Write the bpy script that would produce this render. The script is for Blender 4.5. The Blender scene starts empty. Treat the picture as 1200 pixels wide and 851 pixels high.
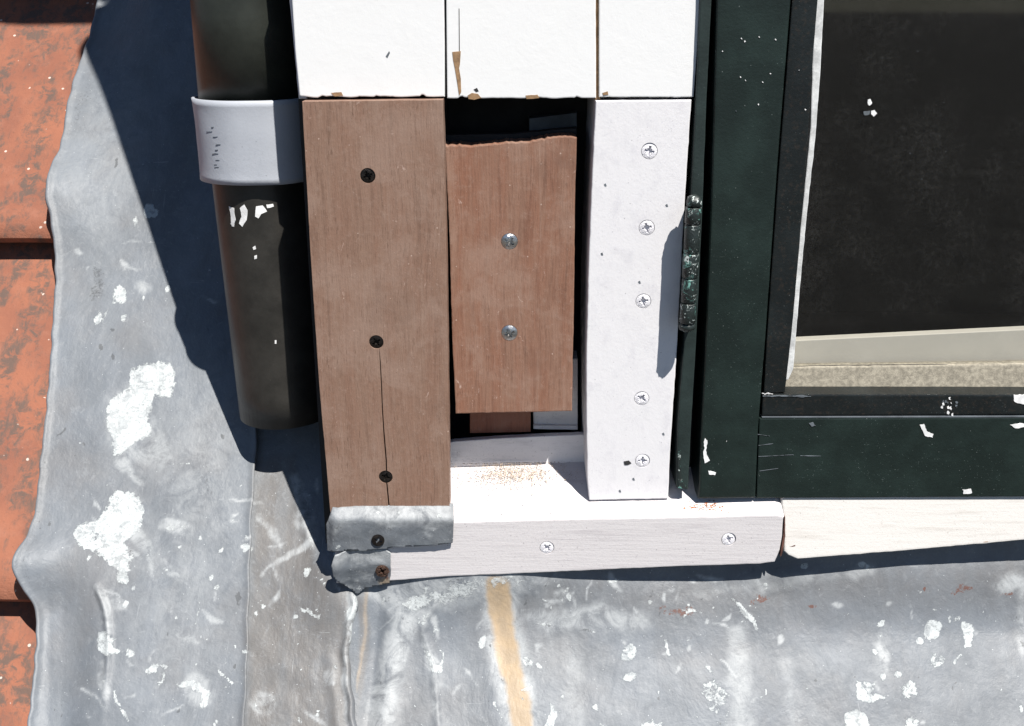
import bpy, bmesh, math, random
import numpy as np
from mathutils import Vector, Matrix, noise as mn

random.seed(7)
rng = np.random.default_rng(7)
S = bpy.context.scene
COL = S.collection

# ------------------------------------------------------------------ camera
PITCH, DIST, ROLL = math.radians(19.5), 0.78, 0.006
CAM = Vector((0, -DIST * math.cos(PITCH), DIST * math.sin(PITCH)))
FW = Vector((0, math.cos(PITCH), -math.sin(PITCH)))
_u = Vector((0, math.sin(PITCH), math.cos(PITCH)))
_r = Vector((1, 0, 0))
RT = _r * math.cos(ROLL) + _u * math.sin(ROLL)
UP = _u * math.cos(ROLL) - _r * math.sin(ROLL)
cam = bpy.data.cameras.new('camera')
cam.lens, cam.sensor_width, cam.clip_start, cam.clip_end = 36, 36, 0.02, 2000
co = bpy.data.objects.new('camera', cam)
COL.objects.link(co)
m = Matrix((RT, UP, -FW)).transposed().to_4x4()
m.translation = CAM
co.matrix_world = m
S.camera = co

# ------------------------------------------------------------------ light
SUN = Vector((0.66, -1.0, 2.08)).normalized()          # towards the sun
el = math.asin(SUN.z)
w = bpy.data.worlds.new('World'); S.world = w; w.use_nodes = True
nt = w.node_tree
bg = nt.nodes['Background']
sky = nt.nodes.new('ShaderNodeTexSky')
sky.sky_type = 'NISHITA'; sky.sun_disc = False
sky.sun_elevation = el
sky.sun_rotation = math.atan2(SUN.x, SUN.y)
nt.links.new(sky.outputs[0], bg.inputs[0])
sky.altitude = 2500; sky.dust_density = 0.2; sky.ozone_density = 1.6
bg.inputs[1].default_value = 0.05
sl = bpy.data.lights.new('sun', 'SUN'); sl.energy = 5.0; sl.angle = math.radians(0.5); sl.color = (1, 0.96, 0.9)
so = bpy.data.objects.new('sun', sl); COL.objects.link(so)
so.rotation_euler = SUN.to_track_quat('Z', 'Y').to_euler()
so.location = SUN * 5
S.view_settings.view_transform = 'Standard'; S.view_settings.look = 'None'
S.view_settings.exposure = 0.85; S.view_settings.gamma = 1

# ------------------------------------------------------------------ mapping
TH = math.radians(45)                                   # roof pitch
Z0 = -0.192                                             # roof height at the facade line
RN = Vector((0, -math.sin(TH), math.cos(TH)))
RU = Vector((0, math.cos(TH), math.sin(TH)))
RO = Vector((0, 0, Z0))
def ray(px, py): return FW + RT * ((px - 600) / 1200) + UP * ((425.5 - py) / 1200)
def P(px, py, y):                                       # picture point on the upright plane Y = y
    d = ray(px, py); return CAM + d * ((y - CAM.y) / d.y)
def R(px, py, h=0.0):                                   # picture point on the roof slope
    d = ray(px, py); return CAM + d * (((RO + RN * h - CAM).dot(RN)) / d.dot(RN))
def pxof(v):
    d = Vector(v) - CAM; k = d.dot(FW)
    return 600 + 1200 * d.dot(RT) / k, 425.5 - 1200 * d.dot(UP) / k

# ------------------------------------------------------------------ object helpers
def tag(o, label=None, cat=None, group=None, kind=None):
    for k, v in (('label', label), ('category', cat), ('group', group), ('kind', kind)):
        if v: o[k] = v
    return o
def empty(name, loc, label=None, cat=None, group=None, kind=None):
    o = bpy.data.objects.new(name, None); COL.objects.link(o); o.location = loc
    o.empty_display_size = 0.02
    return tag(o, label, cat, group, kind)
def link(name, me, mat, parent=None, loc=None, smooth=False):
    """mesh given in world coordinates; origin moved to loc / the parent's spot"""
    if mat is not None: me.materials.append(mat)
    if smooth is not None:
        me.polygons.foreach_set('use_smooth', [bool(smooth)] * len(me.polygons))
    o = bpy.data.objects.new(name, me); COL.objects.link(o)
    base = Vector(loc) if loc is not None else Vector((0, 0, 0))
    if parent is not None:
        o.parent = parent
        wp = Vector(parent.location)
        if parent.parent: wp += Vector(parent.parent.location)
        if loc is None: base = wp
        o.location = base - wp
    else: o.location = base
    me.transform(Matrix.Translation(-base))
    return o
def bm_mesh(bm, name):
    me = bpy.data.meshes.new(name); bm.normal_update(); bm.to_mesh(me); bm.free(); return me

def rough(poly, step=6, amp=0.5, keep=()):
    """resample a picture outline and make its edges slightly uneven"""
    out = []
    n = len(poly)
    for i in range(n):
        a, b = poly[i], poly[(i + 1) % n]
        L = math.hypot(b[0] - a[0], b[1] - a[1])
        out.append(tuple(a))
        if i in keep: continue
        k = max(1, int(L / step))
        nx, ny = -(b[1] - a[1]) / max(L, 1e-6), (b[0] - a[0]) / max(L, 1e-6)
        for j in range(1, k):
            t = j / k
            x, y = a[0] + (b[0] - a[0]) * t, a[1] + (b[1] - a[1]) * t
            f = (mn.noise((x * .09, y * .09, 3.1)) * 1.0 + mn.noise((x * .35, y * .35, 9.7)) * .6) * amp
            f *= min(1, 4 * t, 4 * (1 - t))
            out.append((x + nx * f, y + ny * f))
    return out

def prism_bm(poly, y, depth, bevel=0.0008, taper=0.0, rise=0.0, lean=0.0, segs=2):
    """outline in the picture, standing at plane Y=y, going back by depth.
    rise lifts the back edge, lean tips the front face back towards its top."""
    bm = bmesh.new()
    vs = [P(px, py, y) for px, py in poly]
    z0, z1 = min(v.z for v in vs), max(v.z for v in vs)
    f = []
    for v in vs:
        k = (v.z - z0) / max(1e-6, z1 - z0)
        f.append(bm.verts.new((v.x, v.y + lean * k, v.z)))
    b = [bm.verts.new((v.x, y + depth, v.z + rise * ((v.z - z0) / max(1e-6, z1 - z0)))) for v in vs]
    ff = bm.faces.new(f); bb = bm.faces.new(list(reversed(b)))
    n = len(f)
    for i in range(n):
        bm.faces.new((f[i], b[i], b[(i + 1) % n], f[(i + 1) % n]))
    bmesh.ops.recalc_face_normals(bm, faces=bm.faces)
    if bevel > 0:
        ed = [e for e in ff.edges]
        bmesh.ops.bevel(bm, geom=ed, offset=bevel, segments=segs, profile=0.6, affect='EDGES', clamp_overlap=True)
    return bm
def prism(name, poly, y, depth, mat, parent=None, loc=None, **k):
    o = link(name, bm_mesh(prism_bm(poly, y, depth, **k), name), mat, parent, loc)
    return o
def box_bm(x0, x1, y0, y1, z0, z1, bevel=0.0):
    bm = bmesh.new()
    bmesh.ops.create_cube(bm, size=1)
    for v in bm.verts:
        v.co = ((x0 + x1) / 2 + v.co.x * (x1 - x0), (y0 + y1) / 2 + v.co.y * (y1 - y0), (z0 + z1) / 2 + v.co.z * (z1 - z0))
    if bevel: bmesh.ops.bevel(bm, geom=bm.edges[:], offset=bevel, segments=2, affect='EDGES')
    return bm
def box(name, x0, x1, y0, y1, z0, z1, mat, parent=None, loc=None, bevel=0.0):
    return link(name, bm_mesh(box_bm(x0, x1, y0, y1, z0, z1, bevel), name), mat, parent, loc)

def drill(o, holes, rad, depth=0.003):
    """real countersunk holes for the screws; holes = world points on the front face"""
    bm = bmesh.new()
    for h in holes:
        c = bmesh.ops.create_cone(bm, cap_ends=True, segments=28, radius1=rad, radius2=rad * .93, depth=depth * 2)
        bmesh.ops.rotate(bm, verts=c['verts'], cent=(0, 0, 0), matrix=Matrix.Rotation(-math.pi / 2, 3, 'X'))
        bmesh.ops.translate(bm, verts=c['verts'], vec=Vector(h))
    cut = bpy.data.objects.new('cutter', bm_mesh(bm, 'cutter')); COL.objects.link(cut)
    md = o.modifiers.new('b', 'BOOLEAN'); md.object = cut; md.operation = 'DIFFERENCE'; md.solver = 'EXACT'
    bpy.context.view_layer.update()
    dg = bpy.context.evaluated_depsgraph_get()
    me = bpy.data.meshes.new_from_object(o.evaluated_get(dg))
    o.modifiers.clear(); old = o.data
    if len(me.polygons) > 4: o.data = me
    bpy.data.objects.remove(cut)

# ------------------------------------------------------------------ materials
class N:
    def __init__(s, name):
        s.m = bpy.data.materials.new(name); s.m.use_nodes = True
        s.t = s.m.node_tree; s.b = s.t.nodes['Principled BSDF']
        s.tc = s.t.nodes.new('ShaderNodeTexCoord').outputs['Object']
        g = s.t.nodes.new('ShaderNodeNewGeometry'); s.pos = g.outputs['Position']
    def put(s, sock, v):
        if isinstance(v, bpy.types.NodeSocket): s.t.links.new(v, sock)
        elif v is not None:
            if isinstance(v, (tuple, list)) and len(v) == 3 and sock.type == 'RGBA': v = (*v, 1)
            sock.default_value = v
    def scale(s, v, src=None):
        n = s.t.nodes.new('ShaderNodeMapping'); n.inputs['Scale'].default_value = v
        s.put(n.inputs[0], src or s.pos); return n.outputs[0]
    def noise(s, sc, detail=4, rough=.55, vec=None, dist=0, off=0):
        n = s.t.nodes.new('ShaderNodeTexNoise')
        v = vec or s.pos
        if off:
            a = s.t.nodes.new('ShaderNodeVectorMath'); a.operation = 'ADD'; s.put(a.inputs[0], v); a.inputs[1].default_value = (off, off * .7, off * 1.3); v = a.outputs[0]
        s.put(n.inputs['Vector'], v)
        n.inputs['Scale'].default_value = sc; n.inputs['Detail'].default_value = detail
        n.inputs['Roughness'].default_value = rough; n.inputs['Distortion'].default_value = dist
        return n.outputs['Fac']
    def voro(s, sc, vec=None, feat='F1'):
        n = s.t.nodes.new('ShaderNodeTexVoronoi'); n.feature = feat
        s.put(n.inputs['Vector'], vec or s.pos); n.inputs['Scale'].default_value = sc
        return n.outputs['Distance'], n.outputs.get('Color')
    def step(s, v, a, b, lo=0.0, hi=1.0):
        n = s.t.nodes.new('ShaderNodeMapRange'); n.interpolation_type = 'SMOOTHSTEP'
        s.put(n.inputs[0], v); n.inputs[1].default_value = a; n.inputs[2].default_value = b
        n.inputs[3].default_value = lo; n.inputs[4].default_value = hi; return n.outputs[0]
    def math(s, op, a, b=0.0, c=None):
        n = s.t.nodes.new('ShaderNodeMath'); n.operation = op; s.put(n.inputs[0], a); s.put(n.inputs[1], b)
        if c is not None: s.put(n.inputs[2], c)
        return n.outputs[0]
    def mix(s, f, a, b):
        n = s.t.nodes.new('ShaderNodeMix'); n.data_type = 'RGBA'
        s.put(n.inputs[0], f); s.put(n.inputs[6], a); s.put(n.inputs[7], b); return n.outputs[2]
    def attr(s, name):
        n = s.t.nodes.new('ShaderNodeAttribute'); n.attribute_name = name
        q = s.t.nodes.new('ShaderNodeSeparateColor'); s.put(q.inputs[0], n.outputs['Color'])
        return q.outputs
    def xyz(s):
        n = s.t.nodes.new('ShaderNodeSeparateXYZ'); s.put(n.inputs[0], s.pos); return n.outputs
    def bump(s, h, strength=.4, dist=.001, prev=None):
        n = s.t.nodes.new('ShaderNodeBump'); n.inputs['Strength'].default_value = strength
        n.inputs['Distance'].default_value = dist; s.put(n.inputs['Height'], h)
        if prev is not None: s.put(n.inputs['Normal'], prev)
        return n.outputs[0]
    def done(s, col, rough=.6, nrm=None, metal=None, spec=None):
        s.put(s.b.inputs['Base Color'], col); s.put(s.b.inputs['Roughness'], rough)
        if nrm is not None: s.put(s.b.inputs['Normal'], nrm)
        if metal is not None: s.put(s.b.inputs['Metallic'], metal)
        if spec is not None: s.put(s.b.inputs['Specular IOR Level'], spec)
        return s.m

def mat_wood(name, base, dark, pale, reddish, seed=0.0, scuff=.5):
    n = N(name)
    wav = n.noise(7, 3, .5, off=seed + 40)
    sx = n.t.nodes.new('ShaderNodeVectorMath'); sx.operation = 'ADD'
    n.put(sx.inputs[0], n.pos)
    cmb = n.t.nodes.new('ShaderNodeCombineXYZ'); n.put(cmb.inputs[0], n.math('MULTIPLY', wav, .012)); n.put(sx.inputs[1], cmb.outputs[0])
    P_ = sx.outputs[0]
    g1 = n.noise(1.0, 6, .7, n.scale((700, 700, 45), P_), off=seed)
    g2 = n.noise(1.0, 5, .6, n.scale((110, 110, 9), P_), .3, off=seed + 3)
    big = n.noise(26, 5, .65, dist=.4, off=seed + 5)
    mott = n.noise(190, 6, .8, off=seed + 25)
    pores = n.step(n.noise(1.0, 2, .5, n.scale((1500, 1500, 130), P_), off=seed), .60, .70)
    c = n.mix(n.step(g2, .35, .65, 0, .7), base, reddish)
    c = n.mix(n.step(g1, .45, .78, 0, .5), c, dark)
    g3 = n.noise(1.0, 5, .65, n.scale((260, 260, 12), P_), .2, off=seed + 77)
    c = n.mix(n.step(g3, .50, .70, 0, .55), c, dark)
    c = n.mix(n.step(g3, .47, .30, 0, .35), c, pale)
    c = n.mix(n.step(big, .45, .68, 0, .55), c, pale)
    c = n.mix(n.step(mott, .48, .70, 0, .45), c, pale)
    c = n.mix(n.step(n.noise(14, 4, .6, off=seed + 60), .55, .75, 0, .4), c, dark)
    c = n.mix(n.math('MULTIPLY', pores, n.step(n.noise(30, 3, .5, off=seed + 9), .4, .6, .25, .75)), c, dark)
    for k, (sc, th_, am) in enumerate((((150, 150, 110), .635, scuff), ((55, 55, 40), .66, scuff * .8), ((300, 300, 60), .70, scuff * .7))):
        q = n.step(n.noise(1.0, 6, .78, n.scale(sc), 1.2, off=seed + 11 + 6 * k), th_, th_ + .045, 0, am)
        c = n.mix(q, c, (.46, .34, .29))
    d, _ = n.voro(130)
    c = n.mix(n.math('MULTIPLY', n.step(d, .09, .05, 0, .7), n.step(n.noise(60, 2, .5, off=seed + 31), .52, .6)), c, (.50, .38, .32))
    b = n.bump(g1, .4, .0012)
    b = n.bump(mott, .25, .0012, b)
    return n.done(c, .62, b, spec=.3)

def mat_white(name, base=(.80, .79, .79), dirt=.25, grey=(.42, .41, .43), seed=0.0, grain=(60, 60, 60), chip=0.0, brush=.25):
    n = N(name)
    g = n.noise(1.0, 6, .7, n.scale(grain), .3, off=seed)
    c = n.mix(n.step(g, .48, .75, 0, dirt), base, grey)
    patch = n.noise(28, 5, .65, dist=.5, off=seed + 20)
    fine = n.noise(640, 5, .8, off=seed)
    c = n.mix(n.math('MULTIPLY', n.step(fine, .56, .66, 0, min(.8, dirt * 2.2)), n.step(patch, .42, .62, .15, 1)), c, grey)
    c = n.mix(n.step(n.noise(90, 7, .8, dist=.9, off=seed + 23), .63, .72, 0, min(.8, dirt * 1.6)), c, grey)
    d, col = n.voro(210)
    dots = n.math('MULTIPLY', n.step(d, .12, .06, 0, min(.7, dirt * 2.2)), n.step(n.noise(70, 2, .5, off=seed + 2), .5, .6))
    c = n.mix(dots, c, tuple(x * .6 for x in grey))
    if chip > 0:
        k = n.step(n.noise(70, 6, .75, dist=.5, off=seed + 7), .70 - chip * .1, .72 - chip * .1, 0, .9)
        c = n.mix(k, c, (.38, .26, .16))
    b = n.bump(n.noise(420, 5, .7), brush, .0008)
    b = n.bump(g, .2, .0012, b)
    return n.done(c, .5, b, spec=.35)

def mat_green(name, base=(.0080, .0140, .0124), seed=0.0, specks=1.0, rough=.42, brown=.0):
    n = N(name)
    g = n.noise(35, 5, .6, off=seed)
    c = n.mix(n.step(g, .35, .75), base, tuple(x * 1.7 for x in base))
    if brown: c = n.mix(n.step(n.noise(300, 3, .6, off=seed), .5, .75, 0, brown), c, (.06, .04, .028))
    d, col = n.voro(230); d2, _ = n.voro(620)
    gate = n.step(n.noise(20, 3, .6, off=seed + 4), .42, .62)
    sp = n.math('MULTIPLY', n.step(d, .11, .05, 0, .35 * specks), n.step(n.noise(190, 1, .5), .56, .60))
    sp2 = n.math('MULTIPLY', n.step(d2, .22, .10, 0, .45 * specks), gate)
    sp2 = n.math('MULTIPLY', sp2, n.step(n.noise(400, 1, .5), .5, .6))
    c = n.mix(sp2, c, (.16, .2, .19)); c = n.mix(sp, c, (.25, .28, .27))
    sm = n.step(n.noise(70, 6, .8, n.scale((1, 1, 2)), 1.2, off=seed + 9), .66, .78, 0, .5 * specks)
    c = n.mix(sm, c, (.07, .085, .08))
    b = n.bump(n.noise(420, 4, .65), .3, .0008)
    return n.done(c, rough, b, spec=.3)

def mat_plain(name, base, rough=.6, var=.35, sc=60, metal=0, bumps=.2, spec=.4, fleck=None, fleck_at=.68, seed=0):
    n = N(name)
    g = n.noise(sc, 5, .65, off=seed)
    c = n.mix(n.step(g, .3, .75), tuple(x * (1 - var) for x in base), tuple(min(1, x * (1 + var)) for x in base))
    if fleck is not None:
        c = n.mix(n.step(n.noise(sc * 4, 5, .75, dist=.7, off=seed + 2), fleck_at, fleck_at + .04), c, fleck)
    return n.done(c, rough, n.bump(n.noise(sc * 6, 4, .6), bumps, .0008), metal=metal, spec=spec)

def mat_lead(name, base=(.112, .124, .140), brown=(.110, .103, .098), seed=0.0):
    n = N(name)
    a = n.attr('stain'); t = n.attr('tone')
    white, dark, tan = a[0], a[1], a[2]
    pale, brn, rust = t[0], t[1], t[2]
    big = n.noise(9, 5, .6, n.scale((1.6, 1, 1)), .3, off=seed)
    mid = n.noise(38, 6, .7, dist=.5, off=seed + 2)
    str_ = n.noise(1.0, 6, .65, n.scale((75, 9, 9)), .2, off=seed + 4)
    fine = n.noise(420, 4, .75, off=seed)
    c = n.mix(n.step(big, .32, .68), base, tuple(x * 1.32 for x in base))
    c = n.mix(n.step(n.noise(14, 5, .6, off=seed + 21), .42, .7, 0, .5), c, (.140, .136, .136))
    c = n.mix(n.math('MULTIPLY', brn, n.step(n.noise(24, 5, .7, off=seed + 70), .3, .55, .55, 1)), c, brown)
    c = n.mix(n.step(str_, .42, .72, 0, .4), c, (.155, .168, .182))
    c = n.mix(n.step(mid, .42, .72, 0, .32), c, (.080, .089, .100))
    c = n.mix(n.step(fine, .55, .78, 0, .4), c, (.17, .18, .188))
    # thin scratches, two directions
    for k, (sc, off) in enumerate((((260, 16, 16), 1.0), ((30, 200, 200), 5.0))):
        s_ = n.noise(1.0, 3, .5, n.scale(sc), 1.5, off=seed + off)
        gate = n.step(n.noise(16, 3, .5, off=seed + 30 + k), .5, .62)
        c = n.mix(n.math('MULTIPLY', n.step(s_, .70, .73, 0, .55), gate), c, (.28, .29, .30))
    c = n.mix(n.step(n.noise(150, 6, .8, dist=.6, off=seed + 41), .54, .66, 0, .35), c, (.22, .232, .245))
    c = n.mix(n.step(n.noise(190, 6, .8, dist=.9, off=seed + 47), .60, .68, 0, .4), c, (.075, .08, .088))
    d9, _ = n.voro(240)
    c = n.mix(n.math('MULTIPLY', n.step(d9, .12, .06, 0, .8), n.step(n.noise(90, 2, .5, off=seed + 51), .55, .62)), c, (.42, .44, .45))
    # chalky wash
    pw = n.math('MULTIPLY', pale, n.step(n.noise(55, 7, .75, dist=.8, off=seed + 8), .30, .62))
    c = n.mix(n.math('MULTIPLY', pw, .9), c, (.32, .335, .345))
    # tan run
    tw = n.step(n.math('ADD', tan, n.math('MULTIPLY', n.math('SUBTRACT', n.noise(1, 5, .6, n.scale((150, 40, 40))), .5), .35)), .1, .8, 0, .92)
    c = n.mix(tw, c, n.mix(n.step(n.noise(60, 4), .4, .6), (.36, .265, .165), (.31, .235, .155)))
    # rust
    rw = n.step(n.math('ADD', rust, n.math('MULTIPLY', n.math('SUBTRACT', n.noise(330, 5, .8), .5), 1.6)), .5, .62, 0, .85)
    c = n.mix(rw, c, (.115, .05, .036))
    # dark marks
    dw = n.step(n.math('ADD', dark, n.math('MULTIPLY', n.math('SUBTRACT', n.noise(380, 5, .8), .5), 1.3)), .5, .66, 0, .72)
    c = n.mix(dw, c, (.062, .066, .07))
    # paint splashes with crisp ragged rims
    rag = n.math('ADD', n.math('MULTIPLY', n.math('SUBTRACT', n.noise(210, 7, .8, dist=1.2, off=seed + 13), .5), 2.6),
                 n.math('MULTIPLY', n.math('SUBTRACT', n.noise(70, 3, .6, dist=.6, off=seed + 17), .5), 1.3))
    gate_w = n.step(white, .02, .25)
    ww = n.math('MULTIPLY', n.step(n.math('ADD', white, rag), .42, .68), gate_w)
    holes = n.step(n.noise(520, 4, .8, dist=.5, off=seed + 3), .35, .44, .5, 1)
    thin = n.step(n.noise(120, 5, .7, dist=.7, off=seed + 19), .36, .52, .45, 1)
    ww = n.math('MULTIPLY', n.math('MULTIPLY', ww, holes), thin)
    c = n.mix(n.math('MULTIPLY', ww, .92), c, (.41, .435, .44))
    b = n.bump(n.noise(120, 5, .7), .22, .0016)
    b = n.bump(fine, .15, .0006, b)
    b = n.bump(ww, .45, .0010, b)
    b = n.bump(n.math('ADD', big, n.math('MULTIPLY', mid, .25)), .35, .010, b)
    rgh = n.math('ADD', n.math('MULTIPLY', mid, .25), .42)
    return n.done(c, rgh, b, spec=.42)

M = {}
M['brown'] = mat_wood('mahogany_board', (.222, .138, .100), (.128, .074, .052), (.272, .188, .148), (.212, .120, .084), 0, .6)
M['block'] = mat_wood('mahogany_block', (.232, .130, .090), (.115, .055, .037), (.290, .192, .148), (.222, .100, .062), 20, .75)
M['smallblock'] = mat_wood('mahogany_offcut', (.26, .11, .07), (.16, .06, .04), (.27, .15, .11), (.24, .09, .06), 33, .2)
M['white'] = mat_white('gloss_white_paint', (.70, .70, .70), .06, (.5, .5, .5), 0, (40, 40, 40), brush=.08)
M['post'] = mat_white('primed_white_post', (.65, .64, .655), .42, (.46, .45, .49), 5, (70, 70, 50), brush=.16)
M['sill'] = mat_white('weathered_white_sill', (.565, .54, .545), .5, (.36, .33, .345), 9, (22, 90, 420), chip=0, brush=.2)
M['sill2'] = mat_white('fresh_white_sill', (.50, .485, .465), .45, (.34, .31, .28), 12, (16, 120, 240), brush=.3)
M['inwhite'] = mat_white('old_inner_white', (.78, .76, .76), .5, (.45, .43, .43), 15, (30, 120, 150))
M['green'] = mat_green('dark_green_paint')
M['green2'] = mat_green('dark_green_strip', (.013, .020, .019), 7, .5, .5)
M['bead'] = mat_green('black_bead_paint', (.007, .009, .0095), 11, .6, .38, brown=.25)
M['putty'] = mat_plain('sandy_putty', (.27, .245, .195), .85, .32, 300, bumps=.5, fleck=(.42, .38, .30), fleck_at=.64)
M['puttywhite'] = mat_plain('white_putty_line', (.55, .56, .56), .6, .25, 120)
M['cream'] = mat_plain('cream_inner_sill', (.60, .575, .52), .55, .05, 30, bumps=.05)
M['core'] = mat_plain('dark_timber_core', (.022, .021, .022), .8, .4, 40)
M['slate'] = mat_plain('grey_blue_offcut', (.10, .115, .13), .7, .3, 50)
M['room'] = mat_plain('dark_room', (.0065, .0055, .005), .95, .5, 7, spec=.05)
M['pipe'] = mat_plain('brown_black_pipe_paint', (.024, .0225, .020), .40, .3, 40, fleck=(.075, .07, .062), fleck_at=.70)
M['pipe_up'] = mat_plain('green_black_pipe_paint', (.024, .027, .022), .40, .3, 22, fleck=(.06, .05, .04), fleck_at=.72, seed=4)
M['bracket'] = mat_white('painted_bracket', (.36, .38, .42), .35, (.24, .26, .30), 19, (30, 30, 30), brush=.15)
M['rustpaint'] = mat_plain('rust_brown', (.09, .04, .03), .7, .5, 160)
M['chip'] = mat_plain('paint_chip_white', (.74, .74, .74), .5, .15, 200)
M['bare'] = mat_plain('bare_wood', (.26, .16, .085), .8, .35, 200)
M['blackscrew'] = mat_plain('black_screw', (.022, .018, .016), .38, .6, 400, metal=.6, bumps=.3, fleck=(.12, .07, .05), fleck_at=.66)
M['zinc'] = mat_plain('zinc_screw', (.62, .60, .58), .28, .3, 300, metal=1, bumps=.3)
M['rustscrew'] = mat_plain('rusty_screw', (.05, .028, .02), .6, .6, 500, metal=.3, bumps=.8, fleck=(.22, .09, .04), fleck_at=.58)
M['wscrew'] = mat_white('painted_screw', (.64, .63, .66), .12, (.4, .4, .42), 3)
M['crumb'] = mat_plain('sawdust', (.42, .32, .22), .9, .5, 300)
M['rustcrumb'] = mat_plain('rust_crumbs', (.36, .13, .05), .9, .5, 300)
M['lead'] = mat_lead('weathered_lead')
M['leadcap'] = mat_lead('crumpled_lead', (.085, .096, .11), (.16, .15, .14), 40)
M['ground'] = mat_plain('garden_ground', (.055, .055, .048), .95, .4, .6)
M['render'] = mat_plain('dark_cheek_boards', (.02, .02, .02), .7, .3, 20)

def mat_hinge():
    n = N('worn_green_hinge')
    k = n.noise(95, 6, .72, dist=1.0)
    c = n.mix(n.step(k, .56, .62), (.013, .019, .018), (.12, .27, .235))
    c = n.mix(n.step(n.noise(200, 6, .75, dist=.9, off=4), .60, .62), c, (.50, .56, .54))
    return n.done(c, .4, n.bump(k, .7, .0015), spec=.5)
M['hinge'] = mat_hinge()

def mat_tile():
    n = N('terracotta_tile')
    big = n.noise(16, 5, .6); mid = n.noise(75, 6, .75, dist=.6)
    c = n.mix(n.step(big, .35, .65), (.255, .100, .060), (.20, .080, .052))
    c = n.mix(n.step(n.noise(45, 5, .7, off=3), .5, .75, 0, .6), c, (.27, .12, .08))
    gate = n.step(n.noise(26, 5, .7, n.scale((1.6, .6, .6)), off=6), .42, .58)
    lich = n.math('MULTIPLY', n.step(mid, .42, .56, 0, .85), gate)
    c = n.mix(lich, c, (.085, .068, .058))
    c = n.mix(n.step(n.noise(260, 5, .75, off=8), .60, .68, 0, .6), c, (.13, .06, .04))
    d, _ = n.voro(95)
    dg = n.math('MULTIPLY', n.step(d, .16, .11, 0, .75), n.step(n.noise(60, 2, .5, off=12), .56, .60))
    c = n.mix(dg, c, (.58, .50, .44))
    b = n.bump(n.noise(300, 5, .7), .4, .0012); b = n.bump(mid, .3, .003, b)
    return n.done(c, .8, b, spec=.25)
M['tile'] = mat_tile()

def mat_glass():
    n = N('dusty_window_glass')
    t = n.t; t.nodes.remove(n.b)
    out = [x for x in t.nodes if x.type == 'OUTPUT_MATERIAL'][0]
    tr = t.nodes.new('ShaderNodeBsdfTransparent'); tr.inputs[0].default_value = (.90, .90, .89, 1)
    gl = t.nodes.new('ShaderNodeBsdfGlossy'); gl.inputs['Roughness'].default_value = .03
    df = t.nodes.new('ShaderNodeBsdfDiffuse'); df.inputs[0].default_value = (.46, .45, .44, 1)
    fr = t.nodes.new('ShaderNodeLayerWeight'); fr.inputs[0].default_value = .5
    frv = n.math('MULTIPLY_ADD', n.math('POWER', fr.outputs['Facing'], 5.0), .9, .026)
    m1 = t.nodes.new('ShaderNodeMixShader'); m2 = t.nodes.new('ShaderNodeMixShader')
    n.put(m1.inputs[0], frv); n.put(m1.inputs[1], tr.outputs[0]); n.put(m1.inputs[2], gl.outputs[0])
    d, _ = n.voro(300)
    specks = n.math('MULTIPLY', n.step(d, .09, .04, 0, .12), n.step(n.noise(120, 2), .55, .62))
    dust = n.math('MULTIPLY', n.step(n.noise(260, 6, .85), .42, .72), n.step(n.noise(22, 6, .7), .38, .68, .002, .030))
    n.put(m2.inputs[0], n.math('ADD', n.math('ADD', dust, specks), .006)); n.put(m2.inputs[1], m1.outputs[0]); n.put(m2.inputs[2], df.outputs[0])
    n.put(out.inputs[0], m2.outputs[0])
    return n.m
M['glass'] = mat_glass()

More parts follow.
